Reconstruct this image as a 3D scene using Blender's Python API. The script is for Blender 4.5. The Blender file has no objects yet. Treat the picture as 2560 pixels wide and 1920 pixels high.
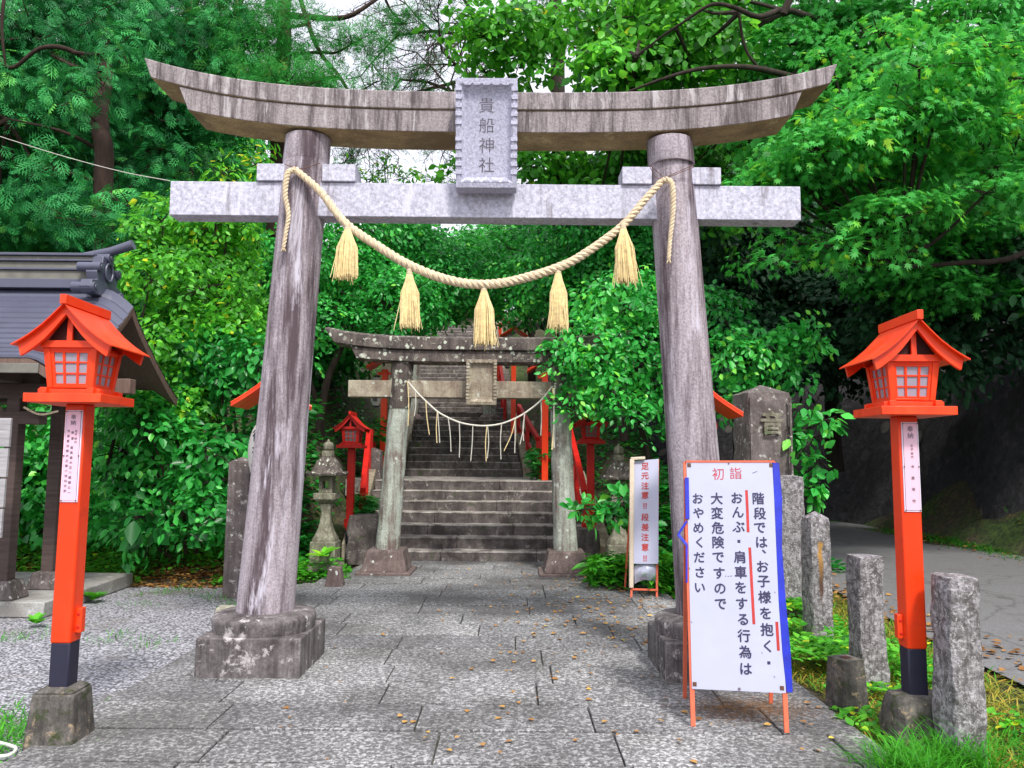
import bpy, math, random
import numpy as np
from mathutils import Vector, Matrix, noise

SC = bpy.context.scene
R = math.radians
random.seed(7)

# ------------------------------------------------------------------ camera
FPX, PITCH, ROLL, CAMH = 1930.0, R(5.6), R(0.5), 1.55
_F = Vector((0, math.cos(PITCH), math.sin(PITCH)))
_U0 = Vector((0, -math.sin(PITCH), math.cos(PITCH)))
_R0 = Vector((1, 0, 0))
_R = _R0 * math.cos(ROLL) + _U0 * math.sin(ROLL)
_U = _U0 * math.cos(ROLL) - _R0 * math.sin(ROLL)
CAMP = Vector((0, 0, CAMH))
cam = bpy.data.cameras.new('camera')
cam.lens = 36.0 * FPX / 2560.0
cam.sensor_width = 36.0
cam.clip_end = 600
camo = bpy.data.objects.new('camera', cam)
SC.collection.objects.link(camo)
m = Matrix.Identity(4)
for i in range(3):
    m[i][0] = _R[i]; m[i][1] = _U[i]; m[i][2] = -_F[i]; m[i][3] = CAMP[i]
camo.matrix_world = m
SC.camera = camo

def ray(px, py):
    return _F + _R * ((px - 1280) / FPX) + _U * ((960 - py) / FPX)
def at(px, py, Y):
    """photo pixel -> real point at distance Y"""
    d = ray(px, py)
    return CAMP + d * (Y / d.y)
def gr(px, py, z=0.0):
    d = ray(px, py)
    return CAMP + d * ((z - CAMH) / d.z)

# ------------------------------------------------------------------ world, sun, exposure
W = bpy.data.worlds.new('World'); SC.world = W; W.use_nodes = True
nt = W.node_tree; nt.nodes.clear()
o_ = nt.nodes.new('ShaderNodeOutputWorld'); bg = nt.nodes.new('ShaderNodeBackground')
sky = nt.nodes.new('ShaderNodeTexSky'); sky.sky_type = 'NISHITA'; sky.sun_disc = False
SUN_EL, SUN_AZ = R(52), R(160)      # azimuth from +Y clockwise: behind the camera, a little to the right
sky.sun_elevation = SUN_EL; sky.sun_rotation = SUN_AZ; sky.air_density = 1.0; sky.dust_density = 3.0
hs = nt.nodes.new('ShaderNodeHueSaturation'); hs.inputs['Saturation'].default_value = 0.30
cl = nt.nodes.new('ShaderNodeMix'); cl.data_type = 'RGBA'
cl.inputs['Factor'].default_value = 0.5
cl.inputs['B'].default_value = (8.6, 8.6, 9.8, 1)      # thin bright overcast
nt.links.new(sky.outputs[0], hs.inputs['Color']); nt.links.new(hs.outputs[0], cl.inputs['A'])
nt.links.new(cl.outputs['Result'], bg.inputs['Color'])
bg.inputs['Strength'].default_value = 0.13
nt.links.new(bg.outputs[0], o_.inputs['Surface'])
sun = bpy.data.lights.new('sun', 'SUN'); sun.energy = 2.0; sun.angle = R(8); sun.color = (1, .95, .88)
suno = bpy.data.objects.new('sun', sun); SC.collection.objects.link(suno)
sd = Vector((math.sin(SUN_AZ) * math.cos(SUN_EL), math.cos(SUN_AZ) * math.cos(SUN_EL), math.sin(SUN_EL)))
suno.rotation_euler = sd.to_track_quat('Z', 'Y').to_euler()
SC.view_settings.view_transform = 'Standard'; SC.view_settings.look = 'None'
SC.view_settings.exposure = 0.75; SC.view_settings.gamma = 1.0
SC.render.engine = 'CYCLES'
SC.cycles.use_denoising = True
SC.cycles.max_bounces = 6; SC.cycles.diffuse_bounces = 3; SC.cycles.glossy_bounces = 2
SC.cycles.transmission_bounces = 3; SC.cycles.transparent_max_bounces = 4
SC.cycles.caustics_reflective = False; SC.cycles.caustics_refractive = False

# ------------------------------------------------------------------ materials
def newmat(name):
    m = bpy.data.materials.new(name); m.use_nodes = True
    t = m.node_tree; b = t.nodes['Principled BSDF']
    return m, t, b
def N(t, k, **kw):
    n = t.nodes.new(k)
    for a, v in kw.items():
        setattr(n, a, v)
    return n
def ramp(t, src, stops):
    r = N(t, 'ShaderNodeValToRGB'); e = r.color_ramp.elements
    while len(e) > 1: e.remove(e[0])
    e[0].position = stops[0][0]; c = stops[0][1]; e[0].color = (*c, 1) if len(c) == 3 else c
    for p, c in stops[1:]:
        q = e.new(p); q.color = (*c, 1)
    t.links.new(src, r.inputs[0]); return r.outputs[0]
def mixc(t, f, a, b, mode='MIX'):
    n = N(t, 'ShaderNodeMix', data_type='RGBA', blend_type=mode)
    for s, v in (('Factor', f), ('A', a), ('B', b)):
        if isinstance(v, (int, float)): n.inputs[s].default_value = v
        elif isinstance(v, tuple): n.inputs[s].default_value = (*v, 1)
        else: t.links.new(v, n.inputs[s])
    return n.outputs['Result']
def coords(t, scale=(1, 1, 1)):
    tc = N(t, 'ShaderNodeTexCoord'); mp = N(t, 'ShaderNodeMapping'); mp.inputs['Scale'].default_value = scale
    t.links.new(tc.outputs['Object'], mp.inputs[0]); return mp.outputs[0]
def nz(t, vec, scale, detail=5, rough=.6, dist=0.0):
    n = N(t, 'ShaderNodeTexNoise'); n.inputs['Scale'].default_value = scale; n.inputs['Detail'].default_value = detail
    n.inputs['Roughness'].default_value = rough; n.inputs['Distortion'].default_value = dist
    t.links.new(vec, n.inputs['Vector']); return n.outputs[0]
def bump(t, b, h, strength=.4, dist=.01):
    n = N(t, 'ShaderNodeBump'); n.inputs['Strength'].default_value = strength; n.inputs['Distance'].default_value = dist
    t.links.new(h, n.inputs['Height']); t.links.new(n.outputs[0], b.inputs['Normal'])
K = (0, 0, 0); Wt = (1, 1, 1)

def stone(name, base, dark, light, streak=.5, lichen=0.0, lich_col=(.5, .52, .48), spots=.3, moss=0.0, sc=1.0, mosscol=(.05, .09, .02), grain=60, blot=(.42, .62), bumpy=.5):
    """weathered stone: fine grain, vertical rain streaks, blotches, lichen spots"""
    m, t, b = newmat(name)
    v = coords(t)
    g = nz(t, v, grain, 3, .7)
    c = mixc(t, ramp(t, g, [(.35, K), (.65, Wt)]), tuple(x * .72 for x in base), tuple(min(1, x * 1.28) for x in base))
    s = nz(t, coords(t, (11 * sc, 11 * sc, .9 * sc)), 1.0, 6, .7)
    bl = nz(t, v, 2.6 * sc, 6, .7, .4)
    mm = N(t, 'ShaderNodeMath', operation='MULTIPLY_ADD')
    t.links.new(s, mm.inputs[0]); mm.inputs[1].default_value = streak
    m2 = N(t, 'ShaderNodeMath', operation='MULTIPLY'); t.links.new(bl, m2.inputs[0]); m2.inputs[1].default_value = 1 - streak
    t.links.new(m2.outputs[0], mm.inputs[2])
    c = mixc(t, ramp(t, mm.outputs[0], [(blot[0], Wt), (blot[1], K)]), c, dark)
    l = nz(t, coords(t, (9 * sc, 9 * sc, 1.1 * sc)) if streak > .8 else v, 1.0 if streak > .8 else 5 * sc, 6, .75, .3)
    c = mixc(t, ramp(t, l, [(.60 - .1 * spots, K), (.66 - .05 * spots, Wt)]), c, light)
    if lichen > 0:
        vo = N(t, 'ShaderNodeTexVoronoi'); vo.inputs['Scale'].default_value = 9 * sc
        wv = N(t, 'ShaderNodeMixRGB'); 
        nn = N(t, 'ShaderNodeTexNoise'); nn.inputs['Scale'].default_value = 14; t.links.new(v, nn.inputs['Vector'])
        wv.inputs[0].default_value = .06; t.links.new(v, wv.inputs[1]); t.links.new(nn.outputs[1], wv.inputs[2])
        t.links.new(wv.outputs[0], vo.inputs['Vector'])
        pick = N(t, 'ShaderNodeSeparateColor'); t.links.new(vo.outputs['Color'], pick.inputs[0])
        a = ramp(t, vo.outputs['Distance'], [(.16 + .2 * lichen, Wt), (.20 + .2 * lichen, K)])
        bsel = ramp(t, pick.outputs[0], [(.88 - .4 * lichen, K), (.89 - .4 * lichen, Wt)])
        c = mixc(t, mixc(t, 1.0, a, bsel, 'MULTIPLY'), c, lich_col)
    if moss > 0:
        mo = nz(t, v, 3.3 * sc, 5, .7)
        c = mixc(t, ramp(t, mo, [(.62 - .25 * moss, K), (.72 - .2 * moss, Wt)]), c, mosscol)
    t.links.new(c, b.inputs['Base Color']); b.inputs['Roughness'].default_value = .88
    add = N(t, 'ShaderNodeMath', operation='ADD'); t.links.new(g, add.inputs[0]); t.links.new(l, add.inputs[1])
    bump(t, b, add.outputs[0], bumpy, .008)
    return m

def plain(name, col, rough=.5, var=.12, scale=8, spec=.5, metal=0, bmp=0.0, stretch=(1, 1, 1)):
    m, t, b = newmat(name)
    n = nz(t, coords(t, stretch), scale, 5, .65)
    c = mixc(t, ramp(t, n, [(.3, K), (.7, Wt)]), tuple(x * (1 - var) for x in col), tuple(min(1, x * (1 + var)) for x in col))
    t.links.new(c, b.inputs['Base Color']); b.inputs['Roughness'].default_value = rough
    b.inputs['Specular IOR Level'].default_value = spec; b.inputs['Metallic'].default_value = metal
    if bmp: bump(t, b, n, bmp, .006)
    return m

def leafmat(name, stops, rough=.42, trans=.3, spec=.5, k=1.0):
    stops = [(p, tuple(min(.8, x * k * (1.0 if i == 1 or name in ('fallen_leaf', 'yellowing_grass') else .72)) for i, x in enumerate(c))) for p, c in stops]
    m, t, b = newmat(name)
    a = N(t, 'ShaderNodeAttribute', attribute_name='tone')
    c = ramp(t, a.outputs['Fac'], stops)
    t.links.new(c, b.inputs['Base Color']); b.inputs['Roughness'].default_value = rough
    b.inputs['Specular IOR Level'].default_value = spec
    tr = N(t, 'ShaderNodeBsdfTranslucent'); 
    hc = N(t, 'ShaderNodeHueSaturation'); hc.inputs['Hue'].default_value = .485; hc.inputs['Value'].default_value = 1.5; t.links.new(c, hc.inputs['Color'])
    t.links.new(hc.outputs[0], tr.inputs['Color'])
    mx = N(t, 'ShaderNodeMixShader'); mx.inputs[0].default_value = trans
    out = t.nodes['Material Output']
    t.links.new(b.outputs[0], mx.inputs[1]); t.links.new(tr.outputs[0], mx.inputs[2]); t.links.new(mx.outputs[0], out.inputs['Surface'])
    return m

M = {}
M['beam'] = stone('weathered_beam_stone', (.30, .262, .265), (.085, .068, .07), (.46, .43, .44), .85, lichen=.0, spots=.45, sc=1.3, blot=(.40, .55), moss=.0)
M['soffit'] = stone('bounce_and_algae_soffit', (.42, .31, .15), (.20, .14, .07), (.46, .38, .20), .2, spots=.2, sc=.8)  # warm ground bounce put into the underside colour, along with an algae tint
M['nuki'] = stone('pale_granite', (.50, .50, .60), (.19, .16, .175), (.62, .62, .73), .82, spots=.4, grain=38, sc=.6, blot=(.34, .44))
M['pillar'] = stone('streaked_pillar_stone', (.40, .35, .385), (.085, .06, .07), (.55, .52, .60), .9, lichen=.0, spots=.45, sc=.62, blot=(.42, .56))
M['plinth'] = stone('stained_plinth_stone', (.22, .20, .20), (.055, .045, .046), (.50, .47, .47), .5, spots=.35, sc=1.5, blot=(.42, .62))
M['plaque'] = stone('plaque_granite', (.46, .46, .58), (.12, .10, .12), (.56, .56, .68), .5, spots=.2, sc=1.4, blot=(.31, .42), bumpy=.35)
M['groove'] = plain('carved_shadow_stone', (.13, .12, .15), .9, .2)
M['torii2'] = stone('lichen_spotted_stone', (.17, .14, .12), (.05, .038, .036), (.40, .40, .33), .45, lichen=.75, lich_col=(.50, .54, .44), spots=.25, sc=1.6)
M['pillar2'] = stone('pale_peeling_stone', (.40, .44, .38), (.15, .11, .095), (.50, .54, .48), .62, lichen=.2, lich_col=(.52, .56, .5), spots=.3, sc=1.3, blot=(.40, .56))
M['nuki2'] = stone('buff_stone', (.42, .38, .28), (.20, .15, .11), (.5, .47, .38), .35, lichen=.12, spots=.2, sc=1.5)
M['base2'] = stone('brown_foot_stone', (.19, .14, .13), (.09, .065, .06), (.28, .24, .22), .4, lichen=.25, sc=1.6)
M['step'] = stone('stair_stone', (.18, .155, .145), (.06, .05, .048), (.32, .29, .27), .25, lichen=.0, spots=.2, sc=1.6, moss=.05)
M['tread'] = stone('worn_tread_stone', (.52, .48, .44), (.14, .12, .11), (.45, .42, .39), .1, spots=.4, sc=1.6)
M['rough'] = stone('rough_lichened_stone', (.33, .31, .33), (.11, .10, .10), (.50, .48, .50), .3, lichen=.0, spots=.8, sc=7.5, blot=(.45, .58), bumpy=1.0)
M['monument'] = stone('brown_monument_stone', (.19, .16, .155), (.085, .07, .065), (.42, .41, .38), .4, lichen=.3, lich_col=(.5, .49, .44), spots=.3, sc=2.2)
M['lanternstone'] = stone('mossy_lantern_stone', (.30, .29, .22), (.12, .11, .075), (.42, .40, .34), .3, spots=.3, sc=2.5, moss=.15, mosscol=(.10, .15, .06))
M['concrete'] = stone('old_concrete', (.17, .155, .14), (.05, .045, .04), (.34, .26, .17), .3, spots=.3, sc=3, moss=.35, mosscol=(.035, .05, .012))
M['slab'] = stone('concrete_slab', (.42, .42, .40), (.25, .24, .22), (.52, .52, .50), .1, spots=.3, sc=1.0)
M['whitestone'] = stone('pale_block', (.55, .53, .42), (.25, .24, .18), (.65, .63, .55), .2, sc=2)
def paint(name, col, faded, grime, chips=.5):
    m, t, b = newmat(name); v = coords(t)
    a = nz(t, coords(t, (6, 6, 1.2)), 1.0, 5, .65); g = nz(t, v, 7, 6, .75); ch = nz(t, v, 55, 3, .6)
    c = mixc(t, ramp(t, a, [(.42, K), (.72, (.7, .7, .7))]), col, faded)
    c = mixc(t, ramp(t, g, [(.56, K), (.74, (.55, .55, .55))]), c, grime)
    c = mixc(t, ramp(t, ch, [(.735, K), (.75, (chips,) * 3)]), c, (.45, .30, .25))
    t.links.new(c, b.inputs['Base Color'])
    r_ = ramp(t, g, [(.3, (.30,) * 3), (.7, (.55,) * 3)]); t.links.new(r_, b.inputs['Roughness']); bump(t, b, a, .12, .004); return m
M['red'] = paint('vermilion_paint', (.88, .045, .002), (.92, .095, .02), (.50, .035, .008))
M['darkred'] = plain('shaded_red_paint', (.62, .018, .012), .5, .18, 6, .35)  # shade of the small lantern posts put into a duller red
M['black'] = plain('navy_black_paint', (.018, .018, .04), .5, .2, 10)
M['pane'] = plain('frosted_window', (.33, .32, .39), .25, .06, 2)
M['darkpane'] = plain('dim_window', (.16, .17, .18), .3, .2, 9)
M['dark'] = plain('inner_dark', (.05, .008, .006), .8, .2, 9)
M['straw'] = plain('rice_straw', (.85, .66, .34), .8, .25, 30)
M['rope'] = plain('hemp_rope', (.68, .56, .38), .9, .25, 40, bmp=.4)
M['cord'] = plain('white_cord', (.62, .60, .52), .8, .15, 20)
M['ink'] = plain('navy_ink', (.035, .03, .09), .5, .2, 20)
M['redink'] = plain('red_ink', (.50, .035, .03), .5, .2, 20)
M['greyink'] = plain('grey_ink', (.17, .13, .17), .6, .3, 20)
M['board'] = plain('white_board', (.49, .51, .66), .32, .06, 2)
M['pink'] = plain('pink_plate', (.86, .55, .68), .3, .03, 3)
M['platerim'] = plain('plate_rim', (.80, .72, .86), .35, .03, 3)
M['blue'] = plain('blue_tape', (.02, .035, .50), .4, .25, 12)
M['orange'] = plain('orange_angle_iron', (.80, .16, .08), .5, .12, 12)
M['foam'] = plain('beige_foam', (.68, .58, .45), .8, .08, 12)
M['screw'] = plain('rusty_screw', (.12, .05, .03), .6, .2, 20)
M['paper'] = plain('lantern_paper', (.62, .60, .56), .7, .08, 12)
M['wood'] = plain('dark_weathered_timber', (.085, .058, .052), .8, .35, 3, bmp=.5, stretch=(1, 1, 12))
M['wood2'] = plain('brown_timber', (.15, .095, .075), .8, .35, 3, bmp=.5, stretch=(12, 12, 1))
M['greyboard'] = plain('silvered_board', (.36, .35, .36), .8, .3, 3, bmp=.6, stretch=(1, 1, 14))
M['rooftile'] = plain('slate_blue_roofing', (.085, .09, .135), .38, .14, 2, .6)
M['ridge'] = plain('ridge_board', (.17, .165, .14), .6, .25, 6)
M['bark'] = plain('bark', (.04, .03, .025), .95, .45, 9, .2, bmp=1.0, stretch=(1, 1, .25))
M['bark2'] = plain('reddish_bark', (.05, .032, .026), .95, .4, 9, .2, bmp=1.0, stretch=(1, 1, .2))
M['whitehose'] = plain('white_hose', (.7, .72, .66), .5, .1, 9)
M['plastic'] = plain('clear_bag_sheet', (.45, .48, .60), .2, .3, 14)

def mat_slabs():
    m, t, b = newmat('speckled_paving')
    v = coords(t)
    oi = N(t, 'ShaderNodeNewGeometry')
    n1 = nz(t, v, 42, 3, .55, .8)
    fr = ramp(t, n1, [(.41, (.15, .15, .15)), (.52, (.28, .28, .28)), (.62, (.60, .60, .60))])
    r1 = ramp(t, oi.outputs['Random Per Island'], [(0, (.62, .62, .64)), (1, (.95, .95, .95))])
    c = mixc(t, 1.0, fr, r1, 'MULTIPLY')
    w = nz(t, v, .8, 4, .6)
    c = mixc(t, ramp(t, w, [(.40, K), (.62, Wt)]), c, mixc(t, 1.0, c, (.48, .47, .46), 'MULTIPLY'))
    # dark stain patches scattered by the large-scale noise
    sx = N(t, 'ShaderNodeSeparateXYZ'); t.links.new(v, sx.inputs[0])
    st = N(t, 'ShaderNodeMath', operation='ADD'); t.links.new(sx.outputs[0], st.inputs[0]); t.links.new(w, st.inputs[1])
    c = mixc(t, ramp(t, st.outputs[0], [(.0, K), (1.0, Wt)]) if False else ramp(t, w, [(.5, K), (.75, (.5, .5, .5))]), c, (.12, .115, .115))
    t.links.new(c, b.inputs['Base Color']); b.inputs['Roughness'].default_value = .85
    bump(t, b, n1, .35, .006); return m
def mat_gravel():
    m, t, b = newmat('grey_gravel')
    v = coords(t)
    vo = N(t, 'ShaderNodeTexVoronoi'); vo.inputs['Scale'].default_value = 48; t.links.new(v, vo.inputs['Vector'])
    s = N(t, 'ShaderNodeSeparateColor'); t.links.new(vo.outputs['Color'], s.inputs[0])
    c = ramp(t, s.outputs[0], [(.0, (.24, .24, .26)), (.3, (.38, .38, .42)), (.7, (.52, .52, .57)), (1, (.68, .67, .72))])
    e = ramp(t, vo.outputs['Distance'], [(.35, Wt), (.75, (.25, .25, .25))])
    c = mixc(t, 1.0, c, e, 'MULTIPLY')
    d = nz(t, v, .7, 5, .65)
    c = mixc(t, ramp(t, d, [(.52, K), (.7, Wt)]), c, (.19, .17, .14))
    t.links.new(c, b.inputs['Base Color']); b.inputs['Roughness'].default_value = .9
    bump(t, b, e, .9, .015); return m
def mat_ground():
    m, t, b = newmat('leaf_littered_soil')
    v = coords(t)
    n = nz(t, v, 9, 8, .7); w = nz(t, v, .9, 4, .6)
    c = ramp(t, n, [(.3, (.022, .02, .014)), (.5, (.06, .05, .03)), (.62, (.12, .085, .045)), (.72, (.22, .15, .07))])
    c = mixc(t, ramp(t, w, [(.45, K), (.6, Wt)]), c, mixc(t, ramp(t, n, [(.4, K), (.6, Wt)]), (.02, .045, .012), (.07, .12, .02)))
    t.links.new(c, b.inputs['Base Color']); b.inputs['Roughness'].default_value = .95
    bump(t, b, n, .9, .05); return m
def mat_road():
    m, t, b = newmat('asphalt')
    v = coords(t); n = nz(t, v, 70, 4, .7); w = nz(t, v, 1.1, 4, .6)
    c = ramp(t, n, [(.35, (.11, .11, .115)), (.65, (.24, .24, .245))])
    c = mixc(t, ramp(t, w, [(.4, K), (.7, (.5, .5, .5))]), c, (.16, .155, .15))
    vo = N(t, 'ShaderNodeTexVoronoi', feature='DISTANCE_TO_EDGE'); vo.inputs['Scale'].default_value = .55
    wv = N(t, 'ShaderNodeMixRGB'); nn = N(t, 'ShaderNodeTexNoise'); nn.inputs['Scale'].default_value = 2.2; nn.inputs['Detail'].default_value = 6
    t.links.new(v, nn.inputs['Vector']); wv.inputs[0].default_value = .35; t.links.new(v, wv.inputs[1]); t.links.new(nn.outputs[1], wv.inputs[2]); t.links.new(wv.outputs[0], vo.inputs['Vector'])
    c = mixc(t, ramp(t, vo.outputs['Distance'], [(.003, (.40,) * 3), (.008, K)]), c, (.03, .03, .03))
    c = mixc(t, ramp(t, nz(t, v, 1.9, 6, .7), [(.55, K), (.68, (.55,) * 3)]), c, (.10, .095, .085))
    t.links.new(c, b.inputs['Base Color']); b.inputs['Roughness'].default_value = .85
    bump(t, b, n, .4, .006); return m
def mat_bank():
    m, t, b = newmat('dark_rubble_bank')
    v = coords(t)
    vo = N(t, 'ShaderNodeTexVoronoi'); vo.inputs['Scale'].default_value = 2.2; t.links.new(v, vo.inputs['Vector'])
    n = nz(t, v, 5, 8, .72, .4)
    c = ramp(t, n, [(.35, (.03, .03, .033)), (.55, (.065, .062, .07)), (.7, (.13, .13, .135))])
    s = N(t, 'ShaderNodeSeparateColor'); t.links.new(vo.outputs['Color'], s.inputs[0])
    c = mixc(t, mixc(t, 1.0, ramp(t, s.outputs[1], [(.86, K), (.9, Wt)]), ramp(t, vo.outputs['Distance'], [(.3, Wt), (.42, K)]), 'MULTIPLY'), c, (.22, .21, .18))
    t.links.new(c, b.inputs['Base Color']); b.inputs['Roughness'].default_value = .95
    bump(t, b, n, 1.0, .2); return m
M['slabs'] = mat_slabs(); M['gravel'] = mat_gravel(); M['ground'] = mat_ground(); M['road'] = mat_road(); M['bank'] = mat_bank()

G1 = [(0, (.010, .06, .016)), (.35, (.020, .16, .036)), (.7, (.045, .29, .062)), (.92, (.10, .42, .09)), (1, (.24, .52, .07))]
M['lf_gloss'] = leafmat('glossy_evergreen_leaf', G1, .36, .32, .45, 1.6)
G2 = [(0, (.02, .09, .015)), (.35, (.05, .20, .02)), (.7, (.11, .34, .035)), (.95, (.22, .50, .05)), (.985, (.50, .55, .03)), (1, (.70, .52, .04))]
M['lf_bright'] = leafmat('fresh_leaf', G2, .42, .40, .4, 1.45)
G3 = [(0, (.010, .055, .024)), (.4, (.020, .15, .055)), (.8, (.055, .30, .10)), (1, (.16, .42, .10))]
M['lf_cypress'] = leafmat('cypress_spray', G3, .6, .14, .25, 1.35)
G4 = [(0, (.02, .12, .02)), (.35, (.04, .25, .05)), (.75, (.10, .42, .10)), (.95, (.24, .55, .06)), (1, (.4, .5, .05))]
M['lf_maple'] = leafmat('maple_leaf', G4, .5, .40, .3, 1.3)
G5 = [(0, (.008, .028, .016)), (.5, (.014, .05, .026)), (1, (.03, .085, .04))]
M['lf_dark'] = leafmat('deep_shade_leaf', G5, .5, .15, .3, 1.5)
G6 = [(0, (.02, .09, .02)), (.5, (.04, .22, .05)), (.85, (.05, .22, .06)), (1, (.22, .20, .05))]
M['lf_pine'] = leafmat('pine_needle', G6, .6, .2, .1, 1.4)
G7 = [(0, (.05, .12, .01)), (.4, (.14, .22, .02)), (.7, (.32, .30, .04)), (1, (.5, .33, .06))]
M['lf_dry'] = leafmat('yellowing_grass', G7, .6, .3, .3, 1.2)
G8 = [(0, (.02, .12, .01)), (.5, (.06, .30, .02)), (1, (.16, .48, .03))]
M['lf_grass'] = leafmat('green_grass', G8, .5, .3, .4)
G9 = [(0, (.20, .09, .03)), (.5, (.42, .22, .07)), (.85, (.62, .38, .10)), (1, (.65, .52, .08))]
M['lf_fall'] = leafmat('fallen_leaf', G9, .7, .05, .2)

# ------------------------------------------------------------------ objects
def tag(o, label=None, cat=None, group=None, kind=None):
    if label: o['label'] = label
    if cat: o['category'] = cat
    if group: o['group'] = group
    if kind: o['kind'] = kind
    return o
def empty(name, loc=(0, 0, 0), rz=0):
    e = bpy.data.objects.new(name, None); SC.collection.objects.link(e)
    e.location = loc; e.rotation_euler = (0, 0, rz); e.empty_display_size = .1
    return e
def copy_tree(o, parent=None):
    c = o.copy(); SC.collection.objects.link(c); c.parent = parent
    for ch in list(o.children): copy_tree(ch, c)
    return c

_tx = {}
def glyph(ch, bold):
    key = (ch, bold)
    if key in _tx: return _tx[key]
    cu = bpy.data.curves.new('t', 'FONT'); cu.body = ch; cu.size = 1.0; cu.resolution_u = 3
    cu.align_x = 'LEFT'
    ob = bpy.data.objects.new('t', cu); SC.collection.objects.link(ob)
    dg = bpy.context.evaluated_depsgraph_get(); dg.update()
    me = bpy.data.meshes.new_from_object(ob.evaluated_get(dg))
    vs = np.array([v.co[:] for v in me.vertices]) if len(me.vertices) else np.zeros((0, 3))
    fs = [list(p.vertices) for p in me.polygons]
    if len(vs):
        # centre in the em box, normalise so a kanji is about 1 high
        lo, hi = vs[:, :2].min(0), vs[:, :2].max(0)
        cx = (lo[0] + hi[0]) / 2; cy = (lo[1] + hi[1]) / 2
        vs[:, 0] -= cx; vs[:, 1] -= cy
    if bold and len(vs):      # thicken the strokes with shifted copies, each a hair above the last
        n = len(vs); V = []; F = []
        for k, (dx, dy) in enumerate(((0, 0), (bold, 0), (-bold, 0), (0, bold), (0, -bold))):
            w = vs.copy(); w[:, 0] += dx; w[:, 1] += dy; w[:, 2] = k * .004; V.append(w); F += [[i + k * n for i in f] for f in fs]
        vs = np.concatenate(V); fs = F
    bpy.data.objects.remove(ob); bpy.data.curves.remove(cu); bpy.data.meshes.remove(me)
    _tx[key] = (vs, fs); return _tx[key]

WORLD = set()      # roots whose parts are written in world coordinates
def wroot(name, loc):
    e = empty(name, loc); WORLD.add(e.name); return e

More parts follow.
